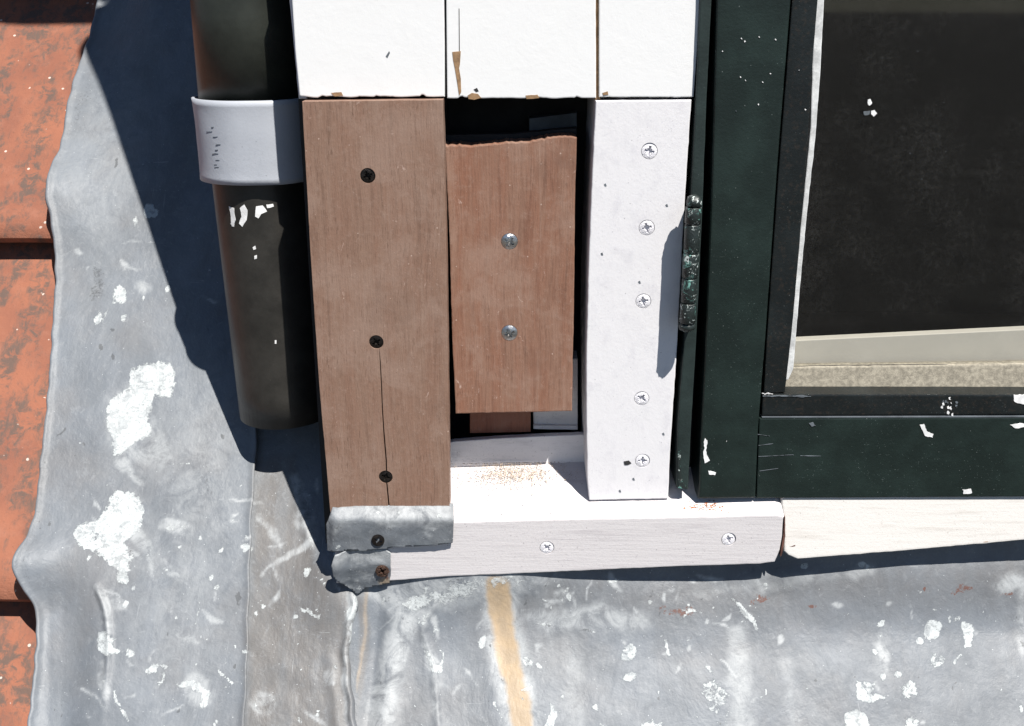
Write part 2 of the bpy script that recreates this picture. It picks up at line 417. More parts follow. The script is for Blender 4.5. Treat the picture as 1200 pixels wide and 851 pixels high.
# ------------------------------------------------------------------ painter for stains (soft masks, on the mesh vertices)
class Paint:
    def __init__(s, X, Y):
        r_ = np.random.default_rng(5); wx, wy, wg = np.zeros(X.shape), np.zeros(X.shape), np.zeros(X.shape)
        for f_, a_ in ((.09, 1.7), (.2, 1.1), (.42, .8), (.8, .5)):
            for _ in range(4):
                q = r_.uniform(0, 6.28); c_ = X * math.cos(q) * f_ + Y * math.sin(q) * f_; u_ = r_.uniform(0, 6.28, 3)
                wx += np.sin(c_ + u_[0]) * a_ * .55; wy += np.sin(c_ + u_[1]) * a_ * .55; wg += np.sin(c_ * 1.3 + u_[2]) * a_ * .55
        s.wig = wg; s.X, s.Y = X + wx * .6, Y + wy * .6
        s.ch = {k: np.zeros(X.shape, np.float32) for k in ('white', 'dark', 'tan', 'pale', 'brown', 'rust')}
    def put(s, ch, d, w, amt=1.0):
        """d = signed distance in picture pixels (negative inside), w = softness"""
        if ch in ('white', 'pale', 'dark', 'rust') : d = d + s.wig * min(1.0, .12 + w / 5)
        f = np.clip(0.5 - d / (2 * w), 0, 1); f = f * f * (3 - 2 * f) * amt
        np.maximum(s.ch[ch], f, out=s.ch[ch])
    def blob(s, ch, x, y, rx, ry, ang=0, w=1.5, amt=1.0):
        c, q = math.cos(ang), math.sin(ang)
        dx, dy = s.X - x, s.Y - y
        u, v = (dx * c + dy * q) / rx, (-dx * q + dy * c) / ry
        s.put(ch, (np.sqrt(u * u + v * v) - 1) * min(rx, ry), w, amt)
    def line(s, ch, pts, r, w=1.2, amt=1.0):
        rs = r if isinstance(r, (list, tuple)) else [r] * len(pts)
        best = np.full(s.X.shape, 1e9)
        for i in range(len(pts) - 1):
            (ax, ay), (bx, by) = pts[i], pts[i + 1]
            L = (bx - ax) ** 2 + (by - ay) ** 2 + 1e-9
            t = np.clip(((s.X - ax) * (bx - ax) + (s.Y - ay) * (by - ay)) / L, 0, 1)
            d = np.hypot(s.X - ax - t * (bx - ax), s.Y - ay - t * (by - ay)) - (rs[i] + (rs[i + 1] - rs[i]) * t)
            best = np.minimum(best, d)
        s.put(ch, best, w, amt)
    def poly(s, ch, pts, w=3, amt=1.0):
        ins = np.zeros(s.X.shape, bool); best = np.full(s.X.shape, 1e9)
        n = len(pts)
        for i in range(n):
            (ax, ay), (bx, by) = pts[i], pts[(i + 1) % n]
            L = (bx - ax) ** 2 + (by - ay) ** 2 + 1e-9
            t = np.clip(((s.X - ax) * (bx - ax) + (s.Y - ay) * (by - ay)) / L, 0, 1)
            best = np.minimum(best, np.hypot(s.X - ax - t * (bx - ax), s.Y - ay - t * (by - ay)))
            if ay != by:
                cr = ((ay > s.Y) != (by > s.Y)) & (s.X < (bx - ax) * (s.Y - ay) / (by - ay) + ax)
                ins ^= cr
        s.put(ch, np.where(ins, -best, best), w, amt)

def stains_roof(p):
    # big paint splashes
    p.poly('white', [(158, 440), (178, 432), (205, 431), (208, 455), (200, 470), (186, 478), (180, 492), (182, 515), (160, 528), (140, 536), (134, 512), (126, 500), (124, 480), (138, 468), (152, 460)], 4, .95)
    p.poly('pale', [(128, 470), (150, 455), (190, 500), (200, 520), (215, 545), (190, 550), (160, 545), (130, 520)], 9, .7)
    p.poly('white', [(140, 580), (162, 578), (171, 600), (166, 622), (150, 636), (150, 655), (156, 668), (152, 686), (142, 680), (136, 668), (122, 658), (114, 648), (100, 642), (89, 630), (96, 618), (116, 612), (128, 600)], 4, .98)
    p.line('pale', [(150, 545), (158, 560), (168, 570)], [8, 7, 4], 4, .9)
    p.line('pale', [(166, 630), (176, 640), (182, 665), (184, 685)], [9, 8, 5, 3], 4, .9)
    p.line('pale', [(196, 660), (204, 674), (212, 678)], [3, 3, 2], 2, .9)
    p.blob('pale', 203, 620, 15, 9, .2, 4, 1); p.blob('white', 206, 622, 10, 5, .2, 3, .6)
    p.blob('white', 145, 352, 6, 10, .2, 3, .75); p.blob('pale', 172, 342, 11, 9, 0, 4, .8)
    for x, y, r in ((150, 381, 4), (120, 380, 5), (172, 356, 4), (186, 258, 4), (180, 255, 6), (160, 690, 4), (152, 708, 4), (202, 345, 3), (240, 634, 2), (264, 650, 3), (293, 648, 4),
                    (290, 645, 3), (362, 674, 4), (394, 652, 3), (303, 720, 2), (252, 680, 3)):
        p.blob('white', x, y, r * .8, r * 1.2, .4, 1.5, .9)
    p.blob('white', 118, 378, 4, 8, .3, 2, .7)
    p.poly('white', [(119, 745), (128, 742), (141, 752), (138, 760), (146, 768), (132, 768), (120, 760)], 2.5, .9)
    p.blob('white', 157, 770, 4, 6, 0, 2, .8); p.blob('pale', 146, 710, 8, 6, 0, 3, .7)
    p.line('white', [(176, 790), (188, 780), (198, 782), (194, 798), (186, 808)], [2, 3, 2, 3, 2], 1.6, .75)
    p.line('white', [(212, 804), (222, 806), (236, 808), (244, 814), (240, 828)], [1.5, 3, 5, 6, 4], 2, .85)
    p.blob('pale', 236, 812, 18, 20, 0, 5, .8)
    p.line('white', [(258, 786), (262, 792), (276, 802)], 1.4, 1, .9)
    p.line('white', [(139, 812), (146, 832), (154, 844)], 1.4, 1, .9)
    p.line('pale', [(240, 718), (252, 730), (264, 732)], [2, 4, 2], 2, .9)
    p.line('pale', [(214, 746), (228, 752), (236, 758)], [4, 5, 2], 2.5, .8)
    p.line('pale', [(117, 690), (126, 705), (132, 725), (133, 745)], [3, 3, 3, 2], 2, .9)
    p.line('pale', [(124, 775), (124, 800), (130, 815)], [3, 3, 6], 3, .8)
    p.line('pale', [(344, 560), (354, 585), (362, 615), (368, 640)], [3, 8, 10, 4], 5, 1.0)
    p.line('pale', [(305, 612), (318, 625), (330, 645)], [5, 4, 2], 4, 1.0)
    p.line('pale', [(308, 674), (318, 664), (340, 656), (362, 640)], [1, 1.6, 3, 6], 2, 1.0)
    p.line('white', [(362, 655), (368, 640), (364, 622), (352, 605)], [2, 3.5, 2, 1], 2.5, .6)
    p.line('white', [(364, 717), (368, 724), (375, 727), (378, 722), (373, 716)], 1.5, 1, 1)
    p.blob('pale', 327, 700, 8, 3, -.9, 2, 1); p.blob('pale', 386, 795, 5, 6, 0, 3, .7)
    p.blob('pale', 308, 824, 14, 13, 0, 3, .75); p.blob('dark', 308, 826, 13, 12, 0, 3, .42)
    # dark scuffs
    p.blob('dark', 120, 338, 12, 30, .12, 6, .56); p.line('dark', [(110, 100), (100, 120), (92, 150), (84, 170)], [3, 8, 6, 2], 4, .47)
    p.line('dark', [(150, 90), (128, 112), (110, 125)], [2, 4, 2], 3, .46)
    p.line('dark', [(84, 70), (92, 40)], 1, 1, .3)
    p.blob('dark', 283, 704, 5, 13, 0, 2, .8); p.blob('dark', 198, 323, 8, 8, 0, 3, .45)
    p.line('dark', [(70, 520), (58, 545), (48, 580)], [3, 7, 3], 4, .45); p.line('dark', [(84, 505), (66, 520)], 1, 1, .9)
    p.line('dark', [(52, 600), (48, 630), (40, 670), (44, 690)], [4, 7, 5, 3], 4, .46)
    p.line('dark', [(113, 694), (119, 712), (124, 722)], [1.5, 2.5, 1], 1.5, .6)
    p.line('dark', [(64, 832), (67, 825), (72, 826), (71, 840)], 1.2, 1, .7)
    p.line('dark', [(140, 205), (141, 195)], .8, .8, .8)
    for x, y in ((122, 412), (136, 425), (137, 394), (265, 517), (92, 590), (279, 783), (135, 393), (64, 620), (92, 540), (104, 525)):
        p.blob('dark', x, y, 1.8, 2.6, 0, 1, .9)
    p.line('dark', [(243, 566), (254, 590)], [3, 2], 3, .5)
    p.line('dark', [(266, 551), (285, 552)], .8, .8, .7)
    p.line('pale', [(262, 588), (285, 592), (310, 593)], .9, 1, 1)
    # broad chalky pale patches / brown tone
    p.poly('brown', [(300, 536), (346, 536), (372, 660), (420, 700), (412, 860), (291, 860)], 8, .9)
    p.blob('pale', 230, 560, 45, 90, 0, 60, .45); p.blob('pale', 210, 700, 60, 120, 0, 70, .35)
    p.blob('pale', 130, 200, 40, 110, .1, 50, .30)

def stains_apron(p):
    # the tan run with its chalky rims
    c = [(584, 697), (586, 712), (590, 740), (598, 780), (607, 820), (616, 870)]
    p.line('pale', c, [24, 24, 23, 22, 22, 22], 9, 1.0)
    p.line('tan', c, [13, 14, 13, 12, 12, 12], 8, .95)
    # bright scuffed bend under the sill
    p.poly('pale', [(440, 690), (520, 684), (580, 676), (640, 682), (640, 692), (560, 700), (500, 714), (450, 716), (430, 700)], 9, 1.0)
    p.poly('white', [(470, 714), (500, 700), (560, 688), (600, 684), (574, 696), (540, 704), (510, 714), (490, 718)], 5, .72)
    for k in range(5): p.line('pale', [(440 + 14 * k, 700 - 2 * k), (500 + 18 * k, 690 - k), (560 + 20 * k, 684 + 2 * k)], [1, 4, 2], 3, 1.0)
    p.poly('pale', [(452, 692), (560, 678), (650, 684), (600, 704), (500, 716), (460, 722)], 12, 1.0)
    p.poly('pale', [(615, 722), (700, 712), (760, 726), (760, 738), (640, 740)], 8, .9)
    p.line('pale', [(800, 700), (900, 690), (1010, 678)], [3, 5, 3], 6, .5)
    p.poly('brown', [(640, 690), (900, 672), (1210, 655), (1210, 705), (1000, 712), (700, 726), (630, 712)], 30, .55)
    p.poly('brown', [(421, 700), (432, 690), (434, 740), (426, 800), (420, 830)], 3, .8)
    p.line('tan', [(432, 696), (428, 740), (421, 790), (418, 812)], [3, 3, 2, 1], 3, .42)
    # pale streak and wandering line at left
    p.line('pale', [(480, 720), (466, 760), (454, 800), (448, 860)], [14, 14, 15, 16], 9, 1.0)
    p.line('pale', [(520, 705), (498, 722), (494, 742), (504, 775), (512, 800), (513, 860)], [6, 5, 4, 4, 4, 3], 4, 1.0)
    p.line('white', [(508, 716), (497, 728), (495, 744), (503, 772), (510, 785)], [2, 3, 2, 2.5, 3], 2.5, .52)
    p.line('white', [(512, 733), (507, 742), (514, 758), (519, 766), (517, 778)], 1.0, 1.2, .75)
    p.blob('white', 512, 784, 6, 4, 0, 2, .8); p.line('pale', [(516, 800), (530, 812), (540, 804)], 2, 2, .9)
    p.line('pale', [(640, 700), (644, 760), (648, 860)], [10, 14, 12], 16, .25)
    p.line('pale', [(664, 740), (672, 790), (674, 860)], [10, 12, 12], 12, .5)
    p.line('pale', [(864, 740), (868, 790), (866, 860)], [9, 12, 14], 10, .7); p.blob('pale', 1034, 770, 7, 18, 0, 6, 1)
    p.line('pale', [(922, 780), (930, 860)], 6, 8, .5); p.line('pale', [(1192, 690), (1200, 760)], 6, 6, .8)
    # commas and dabs
    p.line('white', [(855, 707), (868, 716), (880, 727), (887, 740)], [1.5, 2.4, 3, 1.2], 1, 1)
    p.line('white', [(772, 745), (780, 754), (783, 766)], [1.6, 2.6, 2], 1, 1)
    p.blob('white', 736, 766, 9, 9, .4, 3, .72); p.blob('white', 737, 795, 7, 5, -.3, 2, .9)
    p.blob('white', 1091, 738, 10, 10, 0, 1.8, 1); p.line('white', [(1129, 736), (1136, 742), (1135, 754), (1130, 760)], [4, 6, 5, 1.5], 1.6, 1)
    p.line('white', [(1118, 777), (1126, 767)], [2, 1.4], 1, 1)
    p.line('white', [(1110, 726), (1111, 743)], 1.4, 1, .7); p.blob('white', 1120, 728, 8, 3, 0, 2, .55)
    p.poly('white', [(1003, 803), (1012, 798), (1024, 802), (1028, 812), (1040, 816), (1038, 824), (1020, 826), (1004, 818)], 3, .9)
    p.blob('white', 1064, 806, 6, 11, .5, 3, .72); p.blob('white', 1098, 775, 9, 8, -.5, 3, .60)
    p.poly('white', [(990, 836), (1002, 832), (1016, 842), (1028, 860), (990, 860)], 3, .92); p.blob('white', 1070, 846, 8, 9, 0, 3, .75)
    p.poly('white', [(822, 800), (838, 796), (852, 806), (852, 822), (840, 832), (832, 828), (822, 812)], 5, .60)
    p.line('white', [(828, 782), (836, 792)], 1.5, 1, .9); p.line('white', [(843, 806), (854, 814)], 2, 1.5, .8)
    p.poly('white', [(746, 848), (762, 842), (776, 850), (772, 866), (744, 866)], 3, .8)
    p.poly('white', [(646, 824), (650, 828), (652, 842), (646, 866), (630, 866), (638, 850), (645, 836)], 1.5, 1)
    p.blob('white', 697, 828, 7, 5, 0, 2, .9); p.blob('white', 565, 751, 3, 6, .5, 1, 1)
    p.blob('white', 617, 776, 6, 6, .4, 2, .72); p.blob('white', 666, 758, 3, 8, 0, 2, .8); p.blob('white', 618, 806, 6, 2, -.3, 1, .9)
    p.blob('white', 1024, 763, 3, 4, -.6, 1, 1); p.blob('white', 1076, 752, 4, 4, 0, 1, .9); p.blob('white', 1050, 791, 5, 3, -.3, 1.5, .9)
    p.blob('white', 934, 671, 4, 3, 0, 1, 1); p.blob('white', 1003, 674, 5, 2, .5, 1.5, .7)
    p.blob('white', 1197, 832, 4, 4, 0, 1.5, .9); p.blob('white', 1034, 794, 3, 4, 0, 1, .9)
    p.line('white', [(606, 690), (615, 690), (622, 698)], 1, 1, .7); p.blob('pale', 660, 703, 10, 5, 0, 3, .8)
    # rust
    p.blob('rust', 791, 718, 24, 6, -.04, 5, .62); p.blob('rust', 890, 706, 14, 4, -.1, 4, .62); p.blob('rust', 948, 713, 6, 2.5, 0, 2, .75)
    p.blob('rust', 1121, 694, 16, 6, -.08, 5, .64); p.blob('rust', 1175, 699, 13, 2, -.1, 2, .6); p.blob('pale', 1180, 688, 24, 7, -.2, 5, 1)
    p.blob('rust', 1074, 697, 2, 3, 0, 1, .9)
    # dark
    p.poly('dark', [(440, 692), (466, 700), (462, 718), (446, 708)], 5, .5); p.line('dark', [(582, 790), (588, 798)], 1.1, 1, .9)
    p.line('dark', [(474, 728), (480, 733)], 1, 1, .8); p.line('dark', [(462, 700), (470, 716)], [2, 1], 2, .6)
    for k in range(26):
        x, y = rng.uniform(430, 1200), rng.uniform(690, 850); p.blob('dark', x, y, 1.4, 1.6, 0, .8, .8)

def smears(p, x0, x1, y0, y1, n, seed, vert=.6):
    r_ = np.random.default_rng(seed)
    for _ in range(n):
        x, y = r_.uniform(x0, x1), r_.uniform(y0, y1); L = r_.uniform(3, 20) * r_.random() + 2
        a = r_.normal(1.2, .7) if r_.random() < vert else r_.uniform(0, 3.14)
        k = r_.uniform(-.25, .25)
        pts = [(x + L * t * math.cos(a + k * t), y + L * t * math.sin(a + k * t)) for t in (-1, -.3, .3, 1)]
        ch = r_.choice(['pale', 'pale', 'white', 'dark'])
        p.line(ch, pts, [.3, r_.uniform(.5, 2.2), r_.uniform(.5, 2.0), .2], r_.uniform(.8, 2), {'pale': 1.0, 'white': .75, 'dark': .62}[ch])
def specks(p, x0, x1, y0, y1, n, rmax, mask=None):
    for _ in range(n):
        x, y = rng.uniform(x0, x1), rng.uniform(y0, y1)
        r = .6 + rmax * rng.power(.35) * rng.random() ** 2
        p.blob('white', x, y, r, r * rng.uniform(.8, 1.7), rng.uniform(0, 3), .9, rng.uniform(.6, .95))

def interp(pts, v):
    a = np.array(sorted(pts)); return np.interp(v, a[:, 0], a[:, 1])
def smooth_interp(pts, v):
    """cubic through (y, x) pairs"""
    a = np.array(sorted(pts)); v = np.asarray(v, float)
    ys, xs = a[:, 0], a[:, 1]
    m_ = np.gradient(xs, ys); i = np.clip(np.searchsorted(ys, v) - 1, 0, len(ys) - 2)
    h = ys[i + 1] - ys[i]; t = np.clip((v - ys[i]) / h, 0, 1)
    return ((2 * t**3 - 3 * t**2 + 1) * xs[i] + (t**3 - 2 * t**2 + t) * h * m_[i] + (-2 * t**3 + 3 * t**2) * xs[i + 1] + (t**3 - t**2) * h * m_[i + 1])

def sheet(name, rows, left, right, nx, hfun, mat, paint, parent=None, thick=0.0022, label=None, cat=None):
    """a lead sheet lying on the roof slope between two outlines; h lifts it off the slope"""
    ny = len(rows)
    T = np.linspace(0, 1, nx)[None, :]
    L, Rr = left(rows)[:, None], right(rows)[:, None]
    X = L + (Rr - L) * T; Y = np.repeat(np.asarray(rows, float)[:, None], nx, 1)
    D = np.array(FW)[None, None] + np.array(RT)[None, None] * ((X - 600) / 1200)[..., None] + np.array(UP)[None, None] * ((425.5 - Y) / 1200)[..., None]
    C = np.array(CAM); rn, ru, ro = np.array(RN), np.array(RU), np.array(RO)
    t = ((ro - C) @ rn) / (D @ rn)
    W = C + D * t[..., None]
    H = hfun(X, Y, W)
    W = W + rn[None, None] * H[..., None]
    verts = W.reshape(-1, 3)
    idx = np.arange(nx * ny).reshape(ny, nx)
    f = np.stack([idx[1:, :-1], idx[1:, 1:], idx[:-1, 1:], idx[:-1, :-1]], -1).reshape(-1, 4)
    # underside + rim
    vb = verts - rn * thick
    n0 = len(verts)
    rim = np.concatenate([idx[0, :], idx[1:, -1], idx[-1, -2::-1], idx[-2:0:-1, 0]])
    # underside only as a coarse strip from the rim
    vr = vb[rim]; k = len(rim)
    allv = np.concatenate([verts, vr])
    rf = [(rim[i], rim[(i + 1) % k], n0 + (i + 1) % k, n0 + i) for i in range(k)]
    me = bpy.data.meshes.new(name)
    me.from_pydata(allv.tolist(), [], f.tolist() + [tuple(int(q) for q in r_) for r_ in rf])
    me.update()
    p = Paint(X, Y); paint(p)
    for an, chs in (('stain', ('white', 'dark', 'tan')), ('tone', ('pale', 'brown', 'rust'))):
        at = me.color_attributes.new(an, 'FLOAT_COLOR', 'POINT')
        A = np.zeros((len(allv), 4), np.float32); A[:, 3] = 1
        for q, c in enumerate(chs):
            A[:n0, q] = p.ch[c].reshape(-1); A[n0:, q] = p.ch[c].reshape(-1)[rim]
        at.data.foreach_set('color', A.reshape(-1))
    o = link(name, me, mat, parent, smooth=True)
    if label: tag(o, label, cat)
    return o

def nz(X, Y, s, seed, amp, ay=1.0):
    """cheap smooth numpy noise from summed sines"""
    r_ = np.random.default_rng(seed); out = np.zeros_like(X)
    for _ in range(9):
        a = r_.uniform(0, 2 * math.pi); f = s * r_.uniform(.5, 1.7)
        out += np.sin((X * math.cos(a) + Y * math.sin(a) * ay) * f + r_.uniform(0, 6.28))
    return out * amp / 3

def gs(X, Y, x, y, rx, ry, ang=0.0):
    c, q = math.cos(ang), math.sin(ang)
    u = ((X - x) * c + (Y - y) * q) / rx; v = (-(X - x) * q + (Y - y) * c) / ry
    return np.exp(-(u * u + v * v))
def sstep(a, b, v):
    t = np.clip((v - a) / (b - a), 0, 1); return t * t * (3 - 2 * t)

# ================================================================== ground and roof deck
g = bmesh.new(); bmesh.ops.create_grid(g, x_segments=4, y_segments=4, size=900)
gr = link('ground', bm_mesh(g, 'ground'), M['ground'], loc=(0, 0, 0)); gr.location.z = -7
tag(gr, kind='structure')

roof = empty('roof', RO, kind='structure')
def slab(name, x0, x1, v0, v1, h0, h1, mat, parent):
    bm = bmesh.new()
    vs = []
    for h in (h0, h1):
        for x, v in ((x0, v0), (x1, v0), (x1, v1), (x0, v1)):
            vs.append(bm.verts.new(RO + Vector((x, 0, 0)) + RU * v + RN * h))
    for q in ((0, 1, 2, 3), (7, 6, 5, 4), (0, 4, 5, 1), (1, 5, 6, 2), (2, 6, 7, 3), (3, 7, 4, 0)):
        bm.faces.new([vs[i] for i in q])
    bmesh.ops.recalc_face_normals(bm, faces=bm.faces)
    return link(name, bm_mesh(bm, name), mat, parent)
slab('roof_deck', -1.6, 2.2, -1.2, .10, -.085, -.06, M['core'], roof)
slab('roof_deck', -1.6, -.17, .10, 1.9, -.085, -.06, M['core'], roof)

# pantiles: one tile mesh, copied; the right-hand column is the one the picture shows
TW, TL = 0.335, 0.0
v_a = (R(30, 272) - RO).dot(RU); v_b = (R(20, 697) - RO).dot(RU)
GA = v_a - v_b
xr = R(40, 851).x + .04
def tile_mesh():
    nx_, ny_ = 24, 14
    LEN = GA + .07
    vs, fs = [], []
    def prof(u):                        # across the tile, u 0..1 from left to right
        return .016 * math.exp(-((u - .10) / .16) ** 2) + .003 * math.exp(-((u - .6) / .2) ** 2)
    for lay in (0, 1):
        for j in range(ny_ + 1):
            v = LEN * j / ny_
            for i in range(nx_ + 1):
                u = i / nx_
                x = -TW * 1.07 * (1 - u)
                rnd = .004 * max(0, (abs(u - .5) - .42) / .08) ** 2
                vv = v + (rnd if j == 0 else 0)
                h = prof(u) - .10 * 0 - (v / LEN) * .033
                if j == 0: h -= .0015
                if lay: h -= .008
                vs.append((x, vv, h))
    n1 = (nx_ + 1) * (ny_ + 1)
    def q(i, j, l): return l * n1 + j * (nx_ + 1) + i
    for j in range(ny_):
        for i in range(nx_):
            fs.append((q(i, j, 0), q(i + 1, j, 0), q(i + 1, j + 1, 0), q(i, j + 1, 0)))
            fs.append((q(i, j + 1, 1), q(i + 1, j + 1, 1), q(i + 1, j, 1), q(i, j, 1)))
    for i in range(nx_):
        fs.append((q(i, 0, 1), q(i + 1, 0, 1), q(i + 1, 0, 0), q(i, 0, 0)))
        fs.append((q(i, ny_, 0), q(i + 1, ny_, 0), q(i + 1, ny_, 1), q(i, ny_, 1)))
    for j in range(ny_):
        fs.append((q(0, j, 0), q(0, j + 1, 0), q(0, j + 1, 1), q(0, j, 1)))
        fs.append((q(nx_, j, 1), q(nx_, j + 1, 1), q(nx_, j + 1, 0), q(nx_, j, 0)))
    me = bpy.data.meshes.new('roof_tile'); me.from_pydata(vs, [], fs); me.update()
    me.materials.append(M['tile'])
    me.polygons.foreach_set('use_smooth', [len(set(p.vertices)) == 4 and abs(p.normal.z) > .6 for p in me.polygons])
    return me
tm = tile_mesh()
rot = Matrix((Vector((1, 0, 0)), RU, RN)).transposed().to_euler()
for r_ in range(-2, 4):
    for c_ in range(0, 3):
        o = bpy.data.objects.new('roof_tile', tm); COL.objects.link(o); o.parent = roof
        jit = random.uniform(-.0015, .0015)
        o.location = Vector((xr - c_ * TW, 0, 0)) + RU * (v_b + r_ * GA + jit) + RN * (-.012 - c_ * .0) 
        o.rotation_euler = rot

# ================================================================== lead
rowsA = np.concatenate([np.arange(-260, -20, 12.), np.arange(-20, 872, 2.0), np.arange(872, 1100, 14.)])
edgeA = [(-260, 150), (-20, 112), (20, 104), (50, 97), (75, 91), (130, 81), (180, 75), (215, 66), (240, 62), (262, 64), (290, 67), (330, 69), (380, 66), (430, 63), (500, 57),
         (560, 50), (600, 46), (640, 36), (662, 27), (678, 26), (695, 34), (715, 42), (740, 43), (790, 40), (851, 34), (1100, 12)]
seam = [(-260, 285), (0, 290), (300, 297), (540, 303), (600, 299), (700, 296), (780, 294), (860, 290), (1100, 285)]
LA = lambda v: smooth_interp(edgeA, v) + 0.8 * np.sin(np.asarray(v) * .21) * np.sin(np.asarray(v) * .043)
RA = lambda v: smooth_interp(seam, v) + .7 * np.sin(np.asarray(v) * .11)
def hA(X, Y, W):
    lft = X - LA(Y[:, 0])[:, None]; rgt = RA(Y[:, 0])[:, None] - X
    h = 0.010 + 0 * X
    h += nz(X, Y, .022, 3, .0010, .6) + nz(X, Y, .07, 4, .0002)
    # rolled lip over the tiles
    h += .0022 * np.exp(-((lft - 3) / 4.0) ** 2) - .0030 * np.exp(-(lft / 1.6) ** 2)
    # laps over the tile butts
    h += .012 * gs(X, Y, 58, 225, 46, 40) + .012 * gs(X, Y, 30, 668, 50, 34)
    # hollow lower left, with its crease
    h -= .010 * sstep(128, 70, X) * sstep(640, 720, Y) * (1 - .5 * sstep(60, 30, X))
    h += .0028 * np.exp(-((X - interp([(690, 118), (720, 129), (760, 133), (860, 124)], Y)) / 4) ** 2) * sstep(680, 700, Y) * sstep(860, 760, Y)
    h -= .018 * sstep(150, 10, Y) * sstep(90, 10, lft)
    h += .0020 * gs(X, Y, 210, 640, 60, 90) - .0025 * gs(X, Y, 170, 590, 30, 60) + .003 * gs(X, Y, 250, 420, 40, 100)
    h += .0010 * gs(X, Y, 212, 676, 10, 10) - .0012 * gs(X, Y, 195, 640, 8, 26, -.3)
    h += .0016 * np.exp(-(rgt / 5) ** 2)                   # turned right edge over the seam
    return h
def paintA(p):
    stains_roof(p); specks(p, 120, 300, 560, 860, 80, 1.7); specks(p, 60, 300, 100, 560, 25, 1.5); smears(p, 100, 300, 540, 860, 34, 3); smears(p, 60, 260, 100, 540, 12, 4)
sheet('lead_valley_sheet', rowsA, LA, RA, 132, hA, M['lead'], paintA,
      label='broad pale grey lead sheet with wavy rolled edge lapping over the orange tiles', cat='lead flashing')

rowsB = np.concatenate([np.arange(-260, -20, 14.), np.arange(-20, 520, 5.0), np.arange(520, 872, 2.0), np.arange(872, 1100, 16.)])
edgeBr = [(-260, 420), (0, 420), (300, 420), (600, 425), (680, 424), (704, 420), (716, 421), (735, 415), (750, 412), (780, 411), (810, 414), (851, 419), (1100, 440)]
LB = lambda v: smooth_interp(seam, v) - 14
RB = lambda v: smooth_interp(edgeBr, v) + 1.0 * np.sin(np.asarray(v) * .17)
def hB(X, Y, W):
    rgt = RB(Y[:, 0])[:, None] - X
    h = .0045 + nz(X, Y, .035, 8, .0008, .6) + nz(X, Y, .12, 9, .0002)
    h += .0035 * np.exp(-((rgt - 4) / 4.0) ** 2) * sstep(690, 710, Y)
    h += .012 * gs(X, Y, 400, 690, 40, 45)
    h += .0024 * gs(X, Y, 358, 610, 6, 40, -.25) + .0014 * gs(X, Y, 386, 660, 14, 14)
    h += .0012 * np.exp(-((rgt - 22) / 7) ** 2) * sstep(740, 780, Y)
    return h
def paintB(p):
    stains_roof(p); specks(p, 300, 415, 560, 860, 90, 2.4); smears(p, 300, 412, 540, 860, 15, 5)
    p.line('pale', [(414, 705), (410, 735), (407, 760), (405, 800), (410, 860)], [5, 3, 2, 3, 3], 3, .9)
    p.blob('white', 413, 722, 5, 7, 0, 2, .9); p.line('white', [(420, 706), (418, 720), (412, 740), (410, 760)], 1.2, 1, .9)
    p.line('dark', [(400, 780), (402, 820), (408, 860)], [3, 4, 4], 4, .45)
sheet('lead_corner_sheet', rowsB, LB, RB, 74, hB, M['lead'], paintB,
      label='narrow brownish grey lead strip between the pale lead sheet and the apron under the sill', cat='lead flashing')

rowsC = np.concatenate([np.arange(600, 660, 5.), np.arange(660, 872, 1.6), np.arange(872, 1150, 14.)])
LC = lambda v: smooth_interp(edgeBr, v) - 10 + 0 * np.asarray(v)
RC = lambda v: 1240 + 0 * np.asarray(v)
def hC(X, Y, W):
    top = interp([(380, 700), (560, 690), (600, 686), (760, 694), (900, 688), (1200, 668)], X)   # picture row of the bend
    h = .001 + nz(X, Y, .02, 15, .0011, .5) + nz(X, Y, .08, 16, .00025)
    d = top - Y
    h += .014 * sstep(-85, 35, d) + .010 * sstep(5, 60, d)
    h += .017 * gs(X, Y, 570, 672, 120, 34) + .010 * sstep(880, 1010, X) * sstep(745, 660, Y) + .004 * gs(X, Y, 910, 680, 50, 12)
    h += .0032 * np.exp(-((X - interp([(700, 478), (760, 464), (860, 446)], Y)) / 14) ** 2) * sstep(690, 730, Y)
    h -= .0030 * np.exp(-((X - interp([(700, 445), (860, 432)], Y)) / 10) ** 2)
    h += .0016 * np.exp(-((X - interp([(700, 512), (742, 496), (785, 510), (860, 514)], Y)) / 4) ** 2) * sstep(700, 722, Y)
    h -= .0022 * gs(X, Y, 540, 760, 34, 60)
    h -= .0020 * gs(X, Y, 585, 740, 12, 60, -.12)
    h += .0020 * gs(X, Y, 905, 800, 150, 50) - .0015 * gs(X, Y, 740, 790, 90, 50)
    return h
def paintC(p):
    stains_apron(p); specks(p, 490, 860, 710, 860, 100, 1.6); specks(p, 860, 1200, 690, 860, 60, 1.4); specks(p, 425, 500, 720, 860, 12, 1)
    specks(p, 640, 900, 690, 730, 40, 1.6); smears(p, 430, 900, 684, 735, 60, 6, .1); smears(p, 490, 1200, 700, 860, 55, 7)
sheet('lead_apron', rowsC, LC, RC, 440, hC, M['lead'], paintC,
      label='wide grey lead apron with a tan run and paint spots below the white window sill', cat='lead flashing')

